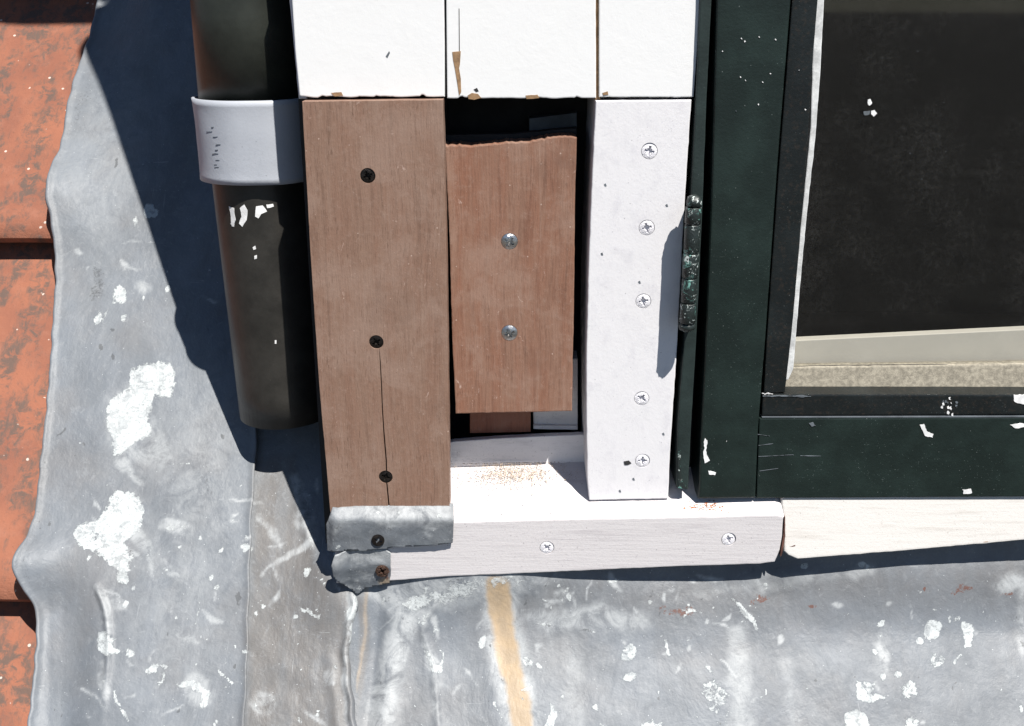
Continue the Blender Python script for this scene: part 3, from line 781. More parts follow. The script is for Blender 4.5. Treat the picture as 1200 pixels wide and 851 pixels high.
# ================================================================== dormer body (what the boards are fixed to)
def xat(px, py, y): return P(px, py, y).x
YB = .085                                               # back of the little recess
xl = P(356, 400, 0).x
dz0, dz1 = -.32, .98
body = empty('dormer', (0, .3, -.2), 'dark timber body of the dormer behind the white and brown boards', 'dormer')
xsash = P(812, 300, 0).x
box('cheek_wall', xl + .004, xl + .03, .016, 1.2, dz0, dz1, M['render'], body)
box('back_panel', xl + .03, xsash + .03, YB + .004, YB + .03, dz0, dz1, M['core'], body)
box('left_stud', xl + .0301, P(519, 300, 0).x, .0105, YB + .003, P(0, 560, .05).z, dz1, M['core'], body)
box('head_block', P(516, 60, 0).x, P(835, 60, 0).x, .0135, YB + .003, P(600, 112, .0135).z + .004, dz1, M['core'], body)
box('room_back', xsash, 1.6, 1.15, 1.18, dz0, dz1, M['room'], body)
box('room_floor', xsash + .03, 1.6, .12, 1.15, dz0, dz0 + .02, M['room'], body)
box('room_side', xsash + .031, xsash + .05, YB + .0302, 1.15, dz0 + .02, dz1 - .001, M['room'], body)
box('room_side', 1.55, 1.6, .05, 1.149, dz0 + .021, dz1 - .001, M['room'], body)
box('flat_roof', xl - .0, 1.6, .006, 1.25, dz1 + .001, dz1 + .05, M['core'], body)

# white cladding boards above
clad = empty('white_cladding', P(580, 116, -.006), 'three bright white painted boards side by side above the brown boards', 'cladding')
def addboard(poly, y, d, keep=(), amp=.6, mat='white', name='board'):
    return prism(name, rough(poly, 5, amp, keep), y, d, M[mat], clad)
rag = lambda x0, x1, y, a, s: [(x, y + a * .45 * mn.noise((x * .05, s, 0)) - a * 1.1 * max(0, mn.noise((x * .11, s, 5)) - .12) * (1 + mn.noise((x * .8, s, 1)))) for x in np.linspace(x1, x0, 70)]
addboard([(333, -140), (519, -140), (521, 60)] + rag(353, 521, 113.5, 4.2, 1.) + [(351, 112), (346, 60)], -.006, .018, keep=tuple(range(2, 76)))
addboard([(521.5, -140), (697, -140), (698.5, 60)] + rag(524, 698.5, 115, 3.6, 7.) + [(523.5, 60)], -.006, .018, keep=tuple(range(2, 76)))
addboard([(702, -140), (829, -140), (817, 60)] + rag(702, 813, 114, 2.0, 13.) + [(702, 60)], -.0058, .018, keep=tuple(range(2, 76)))
# exposed timber along the joints, seen as brown slivers
prism('bare_edge', rough([(696, -140), (703, -140), (703.5, 117), (698, 117)], 5, .8), -.0030, .012, M['bare'], clad, bevel=0)
o = prism('bare_patch', [(530, 61), (540, 60), (539, 76), (538, 80), (540, 92), (540.5, 108), (538, 112), (536, 98), (533, 80), (531, 70)], -.0063, .0006, M['bare'], clad, bevel=0)
prism('bare_patch', rough([(548, 112), (553, 109), (560, 110), (564, 115), (556, 117), (549, 116)], 3, .6), -.0063, .0006, M['bare'], clad, bevel=0)
prism('bare_patch', rough([(616, 112), (630, 111), (632, 115), (617, 116)], 3, .6), -.0063, .0006, M['bare'], clad, bevel=0)
prism('bare_patch', rough([(706, 109), (712, 107), (713, 111), (707, 112)], 2, .6), -.0061, .0006, M['bare'], clad, bevel=0)
prism('bare_patch', rough([(388, 109), (400, 108), (402, 112), (392, 113)], 2, .6), -.0063, .0006, M['bare'], clad, bevel=0)
prism('paint_crack', [(537.6, 10), (538.4, 10), (538.8, 60), (537.9, 60)], -.0062, .0005, M['core'], clad, bevel=0)
prism('paint_scratch', [(452, 66), (456, 60), (457, 62), (454, 68)], -.0062, .0004, M['slate'], clad, bevel=0)
prism('paint_scratch', [(555, 105), (559, 103), (561, 107), (558, 108)], -.0062, .0004, M['core'], clad, bevel=0)
# batten whose edge shows left of the cladding
prism('batten', rough([(324, -140), (345, -140), (360, 116), (350, 116), (341, 20)], 8, .4), .014, .016, M['post'], clad)

# ================================================================== screws
def screw_mesh(name, rad, mat, dome=.0012, slots=2, worn=0.0):
    seg, rings = 40, 9
    vs, fs = [], []
    for j in range(rings + 1):
        r = rad * j / rings
        for i in range(seg):
            a = 2 * math.pi * i / seg; x, y = r * math.cos(a), r * math.sin(a)
            h = dome * (1 - (j / rings) ** 2.2)
            rr = r / rad
            bx, by = abs(x) / rad, abs(y) / rad
            cut = 0
            if rr < .62 and (bx < .12 or by < .12): cut = 1
            if rr < .26: cut = 1
            if slots > 2 and rr < .40 and abs(bx - by) < .08: cut = max(cut, .6)
            h -= cut * rad * .42
            vs.append((x, y, h + worn * mn.noise((x * 2000, y * 2000, rad * 1e4))))
    for j in range(rings):
        for i in range(seg):
            fs.append((j * seg + i, (j + 1) * seg + i, (j + 1) * seg + (i + 1) % seg, j * seg + (i + 1) % seg))
    base = len(vs)
    for i in range(seg):
        a = 2 * math.pi * i / seg; vs.append((rad * .7 * math.cos(a), rad * .7 * math.sin(a), -.0022))
    for i in range(seg):
        fs.append((rings * seg + i, base + i, base + (i + 1) % seg, rings * seg + (i + 1) % seg))
    me = bpy.data.meshes.new(name); me.from_pydata(vs, [], fs); me.update()
    bm = bmesh.new(); bm.from_mesh(me)
    bmesh.ops.remove_doubles(bm, verts=[v for v in bm.verts if v.index < seg], dist=rad * .02)
    bmesh.ops.recalc_face_normals(bm, faces=bm.faces); bm.to_mesh(me); bm.free()
    me.materials.append(mat); return me
PX = DIST / 1200                                       # metres per picture pixel on the facade
SM = {'black': screw_mesh('black_screw', .0051, M['blackscrew'], .0006, 3, .00012),
      'zinc': screw_mesh('zinc_screw', .0060, M['zinc'], .0015, 3, .00010),
      'white': screw_mesh('painted_screw', .0054, M['wscrew'], .0007, 3, .00022),
      'rust': screw_mesh('rusty_screw', .0054, M['rustscrew'], .0010, 2, .0006)}
def screws(parent, items, y, kind, sink=.0006, mesh_rad=None, hole=True, target=None, rot=None):
    pts = [P(a, b, y) for a, b in items]
    if hole and target is not None:
        drill(target, pts, {'black': .0056, 'zinc': .0064, 'white': .0060, 'rust': .0058}[kind] * 1.0, .003)
    for q in pts:
        o = bpy.data.objects.new('screw', SM[kind]); COL.objects.link(o); o.parent = parent
        o.location = q + Vector((0, sink, 0)) - parent.location
        o.rotation_euler = (math.pi / 2 + random.uniform(-.08, .08), random.uniform(0, 3), random.uniform(-.08, .08))
        if rot: o.rotation_euler = rot

# ================================================================== brown repair board with its split
bb = empty('brown_board', P(456, 598, -.015), 'long reddish brown bare board with three black screws and a split, left of the recess', 'board')
poly = rough([(354, 118.5), (518.5, 116.5), (526.5, 597)], 7, .35) 
outl = [(354, 118.5), (420, 118), (480, 116.5), (518.5, 116.5)]
outl = rough([(354, 119), (519, 117), (523, 300), (527, 597.5), (457.3, 598.5), (456.2, 590), (453.8, 566), (453.2, 540), (450.8, 512), (448.6, 480), (447.4, 450), (446.0, 425), (444.2, 408),
              (445.0, 425), (446.3, 450), (447.4, 480), (449.4, 512), (451.7, 540), (452.4, 566), (454.6, 590), (455.6, 598.6), (387, 600.5), (374, 450), (364, 300)], 8, .35, keep=tuple(range(4, 20)))
ob = prism('board_plank', outl, -.015, .018, M['brown'], bb, bevel=.0006)
screws(bb, [(431, 206), (441, 401), (452, 559)], -.015, 'black', target=ob)

# the block in the recess
bk = empty('wood_block', P(600, 484, .004), 'short ragged-topped brown wood block with two shiny screws set inside the recess', 'board')
top = [(521, 170), (535, 170.5), (552, 171.5), (565, 170), (580, 169), (595, 166.5), (610, 167.5), (625, 165), (640, 162), (655, 160), (668, 160), (676, 161)]
tx = np.linspace(521, 676, 46)
top = [(float(x), float(np.interp(x, [q[0] for q in top], [q[1] for q in top]) + 1.6 * mn.noise((x * .22, 2, 2)) + 1.5 * mn.noise((x * .8, 6, 2)))) for x in tx]
ok_ = prism('block_plank', rough(top + [(674, 230), (673, 330), (670.5, 482), (534, 485), (530, 400), (526, 260)], 6, .5, keep=()), .004, .022, M['block'], bk, bevel=.0009)
screws(bk, [(597, 283), (597, 390)], .004, 'zinc', sink=-.0002, target=ok_)

# pieces behind the block
of = prism('wood_offcut', rough([(551, 440), (622, 440), (622, 506.5), (550.5, 508)], 6, .3), .040, .02, M['smallblock'])
tag(of, 'small smooth reddish brown offcut showing below the block in the recess', 'offcut')
wf = empty('inner_window_frame', P(650, 500, .05), 'old white painted frame piece low in the recess right of the reddish offcut', 'frame')
prism('frame_rail', rough([(625, 420), (677, 420), (677, 498), (625, 497)], 6, .3), .046, .02, M['inwhite'], wf)
prism('frame_lip', rough([(625, 498.5), (677, 499.5), (677, 504), (625, 503)], 6, .3), .043, .02, M['inwhite'], wf, bevel=.0005)
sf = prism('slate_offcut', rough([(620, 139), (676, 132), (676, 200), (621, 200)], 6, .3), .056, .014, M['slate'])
tag(sf, 'blue grey flat piece in the shade at the top of the recess', 'offcut')
ib = prism('inner_strip', rough([(505, 520), (540, 517), (600, 513), (640, 511), (700, 509), (700, 560), (505, 560)], 7, .7), .034, .006, M['inwhite'])
tag(ib, 'grey white cracked strip standing at the back of the sill below the recess', 'strip')
fl = prism('recess_infill', rough([(522, 158), (600, 157), (676, 150), (676, 190), (522, 200)], 7, .5), .030, .010, M['core'])  # plain dark piece across the recess, behind the block's top edge
tag(fl, 'dark lath set just behind the ragged top of the wood block', 'infill')

# ================================================================== white post
pt = empty('white_post', P(735, 586, -.0065), 'thick white primed post with five painted-over screws, between the recess and the green window', 'post')
op = prism('post_timber', rough([(698, 118), (810.5, 117), (803, 230), (794, 400), (786, 520), (783, 584.5), (690.5, 586.5), (688, 560), (687, 480), (687, 420), (690, 300), (694, 200)], 6, .55), -.0065, .08, M['post'], pt, bevel=.0012, segs=3)
screws(pt, [(761, 177), (758, 267), (754, 353), (752, 467), (753, 540)], -.0065, 'white', sink=.0003, target=op)
prism('nick', [(731, 541), (737, 540), (740, 543), (736, 545), (732, 545)], -.0069, .0006, M['core'], pt, bevel=0)
for a, b in ((704, 297), (741, 561), (776, 508), (708, 216), (748, 330), (725, 575), (780, 240)):
    prism('nick', [(a, b), (a + 2, b - 1), (a + 3, b + 2), (a + 1, b + 2)], -.0068, .0004, M['slate'], pt, bevel=0)

# ================================================================== sills
sp = empty('sill_board', P(650, 670, -.020), 'weathered white sill board with two painted screws under the post and brown board', 'sill')
SY = -.021
topl = [(392, 615), (460, 613.5), (532, 612), (600, 610), (700, 607.5), (800, 606), (860, 604.5), (912, 603)]
outs = topl + [(919, 606), (917, 630), (914, 645), (908, 659), (890, 661.5), (800, 664), (700, 668.5), (600, 673), (525, 676), (459, 681), (394, 684)]
osl = prism('sill_plank', rough(outs, 7, .55), SY, .060, M['sill'], sp, bevel=.0016, rise=.027, segs=3)
screws(sp, [(641, 642), (854, 632)], SY, 'white', sink=.0004, target=osl)
def top_z(x, y):
    """height of the sill's top at depth y (front edge row ~607)"""
    a = P(600 + x / PX * .9, 610 - x * 25, SY).z
    return a + .45 * (y - SY)
# crumbs
def crumbs(name, n, fx, fy, size, mat, parent, label=None, cat=None, lift=.0004):
    vs, fs = [], []
    for k in range(n):
        x, y = fx(), fy(); z = top_z(x, y) + lift
        a = random.uniform(0, 6.28); s = size * random.uniform(.4, 1.5)
        b = len(vs)
        dx, dy = math.cos(a) * s, math.sin(a) * s
        ex, ey = -dy * random.uniform(.2, .6), dx * random.uniform(.2, .6)
        for u, v_, h in ((-1, -1, 0), (1, -1, random.uniform(0, .6)), (1, 1, 0), (-1, 1, random.uniform(0, .6))):
            vs.append((x + u * dx + v_ * ex, y + u * dy + v_ * ey, z + h * s))
        vs.append((x, y, z + s * random.uniform(.4, .9)))
        fs += [(b, b + 1, b + 4), (b + 1, b + 2, b + 4), (b + 2, b + 3, b + 4), (b + 3, b, b + 4), (b + 3, b + 2, b + 1, b)]
    me = bpy.data.meshes.new(name); me.from_pydata(vs, [], fs); me.update()
    o = link(name, me, mat, parent)
    o['kind'] = 'stuff'
    if label: tag(o, label, cat)
    return o
crumbs('sawdust', 3000, lambda: P(random.gauss(600, 32), 545, .03).x, lambda: min(.0325, random.gauss(.022, .0075)), .00038, M['crumb'], None, 'tan sawdust lying on the white sill below the wood block', 'sawdust')
crumbs('sill_grit', 70, lambda: P(random.uniform(530, 690), 570, .02).x, lambda: random.uniform(-.018, .028), .0004, M['core'], None, 'dark grit on the sunlit white sill top', 'grit')
crumbs('rust_crumbs', 120, lambda: P(random.gauss(826, 12), 592, -.01).x, lambda: random.gauss(-.012, .0025), .0008, M['rustcrumb'], None, 'orange rust crumbs on the sill at the foot of the green window', 'rust crumbs')

sr = prism('sill_end_board', rough([(921, 591), (1000, 589.5), (1100, 588), (1260, 586), (1260, 634), (1200, 637.5), (1060, 648), (935, 656), (924, 652), (919.5, 648), (921, 620)], 7, .6),
           -.024, .10, M['sill2'], bevel=.0022, lean=.017, segs=3, loc=P(1060, 640, -.02))
tag(sr, 'bright white sill board with end grain showing, under the green window at right', 'sill')
YQ = -.024
def onsill(px, py):                                     # the leaning front face of the right-hand board
    k = (656 - py) / 68.0; return YQ + .017 * max(0, min(1, k)) - .0007
for k_ in range(26):
    x_, y_ = random.uniform(925, 1195), random.uniform(604, 636); L_ = random.uniform(4, 22) * random.random() + 2
    prism('grain_crack', rough([(x_, y_), (x_ + L_, y_ - .5), (x_ + L_, y_ - .1), (x_, y_ + .5)], 3, .5), onsill(x_, y_) , .0006, M['slate'] if k_ % 3 else M['bare'], sr, bevel=0)
for a_, b_, c_ in ((925, 620, 12), (924, 632, 9), (924, 641, 8), (1076, 617, 22), (1150, 615, 26)):
    prism('grain_crack', rough([(a_, b_), (a_ + c_, b_ - 2), (a_ + c_, b_ - 1), (a_, b_ + 1.2)], 2, .8), onsill(a_, b_), .0006, M['slate'] if a_ > 1000 else M['rustpaint'], sr, bevel=0)
o = prism('end_stain', rough([(919.2, 606), (920.2, 606), (920.4, 628), (918.4, 640), (915.4, 652), (914.4, 652), (917.6, 630)], 3, .6), -.0218, .02, M['rustpaint'], sp, bevel=0)

# ================================================================== lead pieces at the sill corner
def crumple(name, poly, y, mat, parent=None, amp=.0012, thick=.0010, res=2.4, loc=None, curve=None, seed=3):
    """thin beaten sheet hung on an upright plane, dented"""
    xs = [p[0] for p in poly]; ys = [p[1] for p in poly]
    bm = bmesh.new()
    vs = [bm.verts.new((a, b, 0)) for a, b in rough(poly, 3, .7)]
    f = bm.faces.new(vs)
    for ax, lo, hi in ((0, min(xs), max(xs)), (1, min(ys), max(ys))):
        k = lo + res
        while k < hi:
            no = (1, 0, 0) if ax == 0 else (0, 1, 0); c_ = (k, 0, 0) if ax == 0 else (0, k, 0)
            bmesh.ops.bisect_plane(bm, geom=bm.verts[:] + bm.edges[:] + bm.faces[:], plane_co=c_, plane_no=no)
            k += res
    P_ = Paint(np.array([v.co.x for v in bm.verts])[None], np.array([v.co.y for v in bm.verts])[None])
    P_.blob('pale', (min(xs) + max(xs)) / 2, min(ys) + 5, 95, 11, 0, 8, 1.0)
    for _ in range(16): P_.line('white', [(q0 := rng.uniform(min(xs), max(xs)), w0 := rng.uniform(min(ys), max(ys))), (q0 + rng.uniform(-16, 16), w0 + rng.uniform(-3, 3))], .7, 1.6, .62)
    for _ in range(14):
        P_.blob('dark', rng.uniform(min(xs), max(xs)), rng.uniform(min(ys), max(ys)), 6, 3, 0, 3, .5)
        P_.line('pale', [(q := rng.uniform(min(xs), max(xs)), w_ := rng.uniform(min(ys), max(ys))), (q + rng.uniform(-20, 20), w_ + rng.uniform(-6, 6))], 1, 1.5, .8)
    if 'corner' in name: P_.blob('rust', 450, 670, 11, 14, 0, 8, .62); P_.blob('tan', 452, 682, 9, 8, 0, 5, .6)
    for v in bm.verts:
        a, b = v.co.x, v.co.y
        n_ = mn.noise((a * .045, b * .07, seed)) * 1.3 + mn.noise((a * .13, b * .16, seed + 4)) * .6 + mn.noise((a * .4, b * .4, seed + 8)) * .15
        w_ = P(a, b, y)
        dy = amp * n_ + (curve(a, b) if curve else 0)
        v.co = (w_.x, w_.y + dy, w_.z)
    me = bm_mesh(bm, name)
    for an, chs in (('stain', ('white', 'dark', 'tan')), ('tone', ('pale', 'brown', 'rust'))):
        at = me.color_attributes.new(an, 'FLOAT_COLOR', 'POINT')
        A = np.zeros((len(me.vertices), 4), np.float32); A[:, 3] = 1
        for q_, c_ in enumerate(chs): A[:, q_] = P_.ch[c_].reshape(-1)
        at.data.foreach_set('color', A.reshape(-1))
    o = link(name, me, mat, parent, loc=loc, smooth=True)
    sd = o.modifiers.new('s', 'SOLIDIFY'); sd.thickness = thick; sd.offset = 0
    return o
lc = empty('lead_strip', P(455, 640, -.024), 'crumpled grey lead strip with a black screw, wrapped under the brown board', 'lead strip')
crumple('cap_sheet', [(388, 601), (420, 599.5), (470, 598.5), (530, 597), (532, 610), (530.5, 636), (500, 639), (470, 640.5), (450, 643), (430, 645), (405, 645), (383, 648), (381, 618)], -.0240, M['leadcap'], lc, .0005,
        curve=lambda a, b: .010 * sstep(612, 598, b) ** 1.5 + .004 * sstep(392, 382, a))
screws(lc, [(443, 633)], -.0252, 'black', sink=-.0004, hole=False)
ld = empty('lead_dog_ear', P(420, 690, -.02), 'folded lead corner flap with a rusty screw below the crumpled lead strip', 'lead flap')
crumple('corner_flap', [(394, 646), (420, 643), (452, 643), (458, 648), (458, 672), (456, 684), (440, 688), (428, 691), (418, 698), (410, 692), (404, 686), (392, 672), (390, 658)], -.0225, M['leadcap'], ld, .0007,
        curve=lambda a, b: -.006 * sstep(410, 395, a) + .002 * sstep(660, 690, b), seed=21)
screws(ld, [(448, 669)], -.0240, 'rust', sink=-.0004, hole=False)
# white dried paint drop beside the flap
for a, b in ((384, 652),):
    pass

# ================================================================== window
wn = empty('casement_window', P(1000, 584, -.012), 'dark green casement window with putty and dusty glass, right of the white post', 'window')
YS = -.012
prism('stile', rough([(843, -140), (934, -140), (927, 0), (911, 200), (897, 400), (889, 500), (885.5, 584.0), (818, 585), (820, 540), (826, 420), (834, 220), (840, 0)], 9, .3), YS, .045, M['green'], wn, bevel=.0022, segs=3)
prism('bottom_rail', rough([(886.5, 584), (890, 490.5), (1260, 489.5), (1260, 582)], 9, .3), YS + .0007, .044, M['green'], wn, bevel=.0010)
# groove line beside the stile: black bead in front of the glass, set a little back
prism('bead', rough([(935, -140), (967, -140), (958.5, 0), (952, 80), (946, 170), (937, 290), (928, 390), (920, 460), (895, 461.5), (898.5, 400), (912.5, 200), (928.5, 0)], 9, .3), YS + .0045, .036, M['bead'], wn, bevel=.0008)
prism('bead', rough([(894, 463.5), (930, 462.5), (1260, 463), (1260, 486), (893, 487.5)], 9, .35), YS + .0015, .038, M['bead'], wn, bevel=.0012)
prism('rail_highlight', [(893, 488.6), (1000, 488.4), (1260, 487.6), (1260, 489.0), (893, 489.8)], YS + .0009, .02, M['slate'], wn, bevel=0)
YG = .012
prism('putty_line', rough([(958.8, -140), (971, -140), (966, 0), (962, 80), (956, 160), (946, 250), (937, 345), (930, 432), (924, 445), (920, 446), (930, 345), (940, 250), (950, 150)], 6, .5), YG - .008, .014, M['puttywhite'], wn, bevel=.0008)
prism('putty_bed', rough([(916, 470), (924, 433), (960, 432), (1100, 430.5), (1260, 428), (1260, 470)], 6, .5), YG - .007, .013, M['putty'], wn, bevel=.0012, lean=.005)
gl = bmesh.new()
ps = [P(915, 452, YG), P(1290, 452, YG), P(1290, -160, YG), P(915, -160, YG)]
f_ = gl.faces.new([gl.verts.new(q) for q in ps]); ex = bmesh.ops.extrude_face_region(gl, geom=[f_])
for v in ex['geom']:
    if isinstance(v, bmesh.types.BMVert): v.co.y += .004
bmesh.ops.recalc_face_normals(gl, faces=gl.faces)
link('glass_pane', bm_mesh(gl, 'glass_pane'), M['glass'], wn)
prism('glass_edge_line', rough([(924, 429.5), (1000, 428), (1260, 426), (1260, 429), (1000, 431), (930, 432)], 6, .4), YG - .0012, .0008, M['core'], wn, bevel=0)
ci = prism('inner_sill', [(905, 400.5), (1290, 382.0), (1290, 470), (905, 470)], YG + .012, .009, M['cream'], bevel=.0006, loc=P(1060, 430, YG + .014))
tag(ci, 'pale cream inner sill seen through the bottom of the dusty window glass', 'sill')
# paint marks on the sash
def mark(poly, y, name='paint_mark', mat='chip', parent=None):
    poly = [(a_ + .9 * mn.noise((a_, b_, 1)), b_ + .9 * mn.noise((a_, b_, 2))) for a_, b_ in poly]
    return prism(name, rough(poly, 1.2, 1.5), y - .0004, .0006, M[mat], parent or wn, bevel=0)
mark([(1017, 117), (1020, 116), (1022, 121), (1019, 124), (1017, 121)], YG); mark([(1021, 130), (1025, 129), (1028, 133), (1024, 137), (1021, 134)], YG); mark([(1012, 131), (1020, 130), (1019, 134), (1013, 135)], YG, mat='slate')
mark([(1078, 498), (1083, 497), (1086, 505), (1094, 509), (1093, 513), (1084, 511)], YS + .0007); mark([(948, 496), (953, 495), (956, 499), (951, 500)], YS + .0007, mat='slate')
mark([(1184, 498), (1196, 496), (1210, 499), (1190, 502)], YS + .0007); mark([(1128, 574), (1138, 573), (1139, 578), (1129, 579)], YS + .0007)
for k in range(16):
    a, b = 1111 + random.gauss(0, 5), 475 + random.gauss(0, 4.5); q = random.uniform(.8, 2.2)
    mark([(a, b), (a + q, b - q * .6), (a + q * 1.3, b + q), (a + .3, b + q)], YS + .0015, mat='chip' if k % 3 else 'slate')
mark([(1188, 463), (1202, 462), (1210, 468), (1200, 474), (1189, 471)], YS + .0015)
mark([(826, 514), (829, 518), (828, 532), (832, 540), (826, 543), (824, 530)], YS, mat='chip'); mark([(830, 552), (839, 554), (838, 557), (831, 556)], YS)
mark([(893, 461), (900, 460.5), (906, 462), (896, 463)], YS + .0015)
mark([(894, 463.4), (920, 463.6), (950, 464.4), (950, 465), (920, 465), (894, 465)], YS + .0014, mat='slate')
for a, b in ((846, 60), (868, 45), (872, 48), (889, 43), (867, 90), (873, 94), (888, 122), (893, 96), (862, 130), (908, 46), (902, 86), (936, 82), (943, 128), (851, 517), (1075, 60), (1106, 120), (1108, 178), (1066, 180), (1156, 460), (1080, 210)):
    on_glass = a > 970
    y_ = YG if on_glass else (YS if a < 912 else YS + .0045)
    q = random.uniform(.35, .8) * (.6 if on_glass else 1)
    mark([(a, b), (a + 1.6 * q, b - .6 * q), (a + 2.6 * q, b + q), (a + q, b + 2 * q)], y_, mat='slate' if random.random() < .5 or on_glass else 'chip')
# scratches on the rail
for (a, b, c_, d_) in ((889, 535, 930, 533), (889, 522, 906, 520), (888, 509, 902, 511), (890, 552, 912, 549), (938, 534, 962, 534.5)):
    prism('scratch', rough([(a, b), (c_, d_), (c_, d_ + .2), (a, b + .5)], 4, .7), YS + .0004, .0005, M['slate'], wn, bevel=0)
# fixed frame strip between post and sash
fs_ = empty('frame_strip', P(805, 574, .012), 'narrow dark green frame strip between the white post and the opening window', 'frame')
prism('strip_timber', rough([(823, -140), (838, -140), (834, 0), (828, 120), (824, 230), (816, 400), (810, 500), (806.5, 574), (793, 572), (794, 500), (802, 400), (810, 230), (815.5, 116), (820.5, 0)], 9, .4), -.0095, .05, M['green2'], fs_, bevel=.0010)
prism('rebate', [(830, -140), (852, -140), (846, 300), (835, 582), (800, 580), (806, 400), (820, 100)], .026, .03, M['core'], fs_, bevel=0)
prism('paint_flake', rough([(794.5, 530), (798, 528), (797, 545), (800, 566), (805, 570), (804, 574), (795, 572)], 3, .5), -.0100, .0006, M['hinge'], fs_, bevel=0)

# hinge
hg = empty('hinge', P(808, 385, -.014), 'worn dark green butt hinge with turquoise bare patches on the window edge', 'hinge')
def lathe(name, pts, axis_at, axis_to, prof, mat, parent, seg=20, lump=.0):
    """prof: list of (t along axis 0..1, radius)"""
    a, b = Vector(axis_at), Vector(axis_to); d = (b - a); z = d.normalized()
    x = z.cross(Vector((0, 1, 0))).normalized(); yv = z.cross(x)
    bm = bmesh.new(); rings = []
    for t, r in prof:
        c = a + d * t; ring = []
        for i in range(seg):
            an = 2 * math.pi * i / seg
            rr = r * (1 + lump * mn.noise((math.cos(an) * 2, math.sin(an) * 2, t * 9)))
            ring.append(bm.verts.new(c + (x * math.cos(an) + yv * math.sin(an)) * rr))
        rings.append(ring)
    for i in range(len(rings) - 1):
        for j in range(seg): bm.faces.new((rings[i][j], rings[i][(j + 1) % seg], rings[i + 1][(j + 1) % seg], rings[i + 1][j]))
    bm.faces.new(rings[0]); bm.faces.new(list(reversed(rings[-1])))
    bmesh.ops.recalc_face_normals(bm, faces=bm.faces)
    return link(name, bm_mesh(bm, name), mat, parent, smooth=True)
HY = -.023
hx = lambda py: np.interp(py, [228, 390], [813.5, 804.5])
def hp(py): return P(hx(py), py, HY)
segs_ = [(243, 262), (263.2, 296), (297.2, 325), (326.2, 354), (355.2, 378)]
for k, (a, b) in enumerate(segs_):
    r_ = .0055 if k % 2 else .0057
    lathe('knuckle', None, hp(a), hp(b), [(0, r_ * .95), (.03, r_ * .99), (.5, r_), (.97, r_ * .99), (1, r_ * .92)], M['hinge'], hg, 24, .02)
lathe('pin_cap', None, hp(243), hp(228), [(0, .0042), (.2, .0054), (.5, .0057), (.8, .0044), (1, .0015)], M['hinge'], hg, 18, .3)
lathe('pin_cap', None, hp(378), hp(389), [(0, .0040), (.3, .0056), (.7, .0050), (1, .0015)], M['hinge'], hg, 18, .3)
prism('leaf', rough([(810, 240), (822, 240), (815, 382), (803, 382)], 6, .4), HY + .002, .022, M['hinge'], hg, bevel=.0004)

# ================================================================== downpipe
def tube(name, A, B, r0, r1, mat, parent, seg=56, wall=.0022, nrow=10, arc=None, wob=.0):
    a, b = Vector(A), Vector(B); d = b - a; z = d.normalized()
    x = Vector((1, 0, 0)); x = (x - z * x.dot(z)).normalized(); yv = z.cross(x)
    bm = bmesh.new(); rings = []
    path = [(k / nrow, 1) for k in range(nrow + 1)] + [(1 - k / nrow, 0) for k in range(nrow + 1)]
    for t, outer in path:
        r = (r0 + (r1 - r0) * t) - (0 if outer else wall)
        c = a + d * t
        rings.append([bm.verts.new(c + (x * math.cos(2 * math.pi * i / seg) + yv * math.sin(2 * math.pi * i / seg)) * r * (1 + wob * mn.noise((t * 5, i * .2, 1)))) for i in range(seg)])
    n = len(rings)
    for i in range(n):
        q = rings[(i + 1) % n]
        for j in range(seg): bm.faces.new((rings[i][j], rings[i][(j + 1) % seg], q[(j + 1) % seg], q[j]))
    bmesh.ops.recalc_face_normals(bm, faces=bm.faces)
    return link(name, bm_mesh(bm, name), mat, parent, smooth=True)
RP = .0395
YP = .038 + RP                                          # pipe axis depth
def axis_pt(px_left, py, r):                            # axis point when the left edge shows at px_left
    c = P(px_left, py, YP); D_ = (c - CAM).length
    return Vector((c.x + r * 1.03, YP, c.z))
pA = axis_pt(226, 60, RP + .003); pBk = axis_pt(236, 170, RP + .0005); pC = axis_pt(250, 225, RP); pD = axis_pt(281.5, 477, RP - .001)
dirn = (pD - pC).normalized()
dp = empty('downpipe', pD, 'dark brown and green round downpipe ending above the lead', 'downpipe')
end = Vector(pD) + dirn * .004
start = pC - dirn * .06
tube('lower_pipe', end, start, RP - .0002, RP - .0002, M['pipe'], dp)
ub = axis_pt(232, 128, RP + .002); ut = axis_pt(216, -60, RP + .002)
du = (ut - ub).normalized()
tube('upper_pipe', ub - du * .012, ub + du * .80, RP + .0006, RP + .0006, M['pipe_up'], dp)
# rusty seam and paint chips on the pipe (thin flakes that follow its curve)
def flake(name, poly, r, mat, parent, a_, b_):
    """picture outline projected on to the pipe's round face"""
    a, b = Vector(a_), Vector(b_); z = (b - a).normalized()
    bm = bmesh.new(); vs = []
    for px, py in rough(poly, 2.5, .9):
        d = ray(px, py).normalized(); o_ = CAM - a
        dd = d - z * d.dot(z); oo = o_ - z * o_.dot(z)
        A_, B_, C_ = dd.dot(dd), 2 * dd.dot(oo), oo.dot(oo) - r * r
        disc = B_ * B_ - 4 * A_ * C_
        if disc < 0: continue
        t = (-B_ - math.sqrt(disc)) / (2 * A_); q = CAM + d * t
        vs.append(bm.verts.new(q))
    if len(vs) < 3: return
    f = bm.faces.new(vs); bmesh.ops.triangulate(bm, faces=[f])
    ax = a + z * 0
    ex = bmesh.ops.extrude_face_region(bm, geom=bm.faces[:])
    for v in ex['geom']:
        if isinstance(v, bmesh.types.BMVert):
            c = a + z * (v.co - a).dot(z); v.co += (c - v.co).normalized() * .0006
    bmesh.ops.recalc_face_normals(bm, faces=bm.faces)
    return link(name, bm_mesh(bm, name), mat, parent)
rl = RP - .0002 + .0003
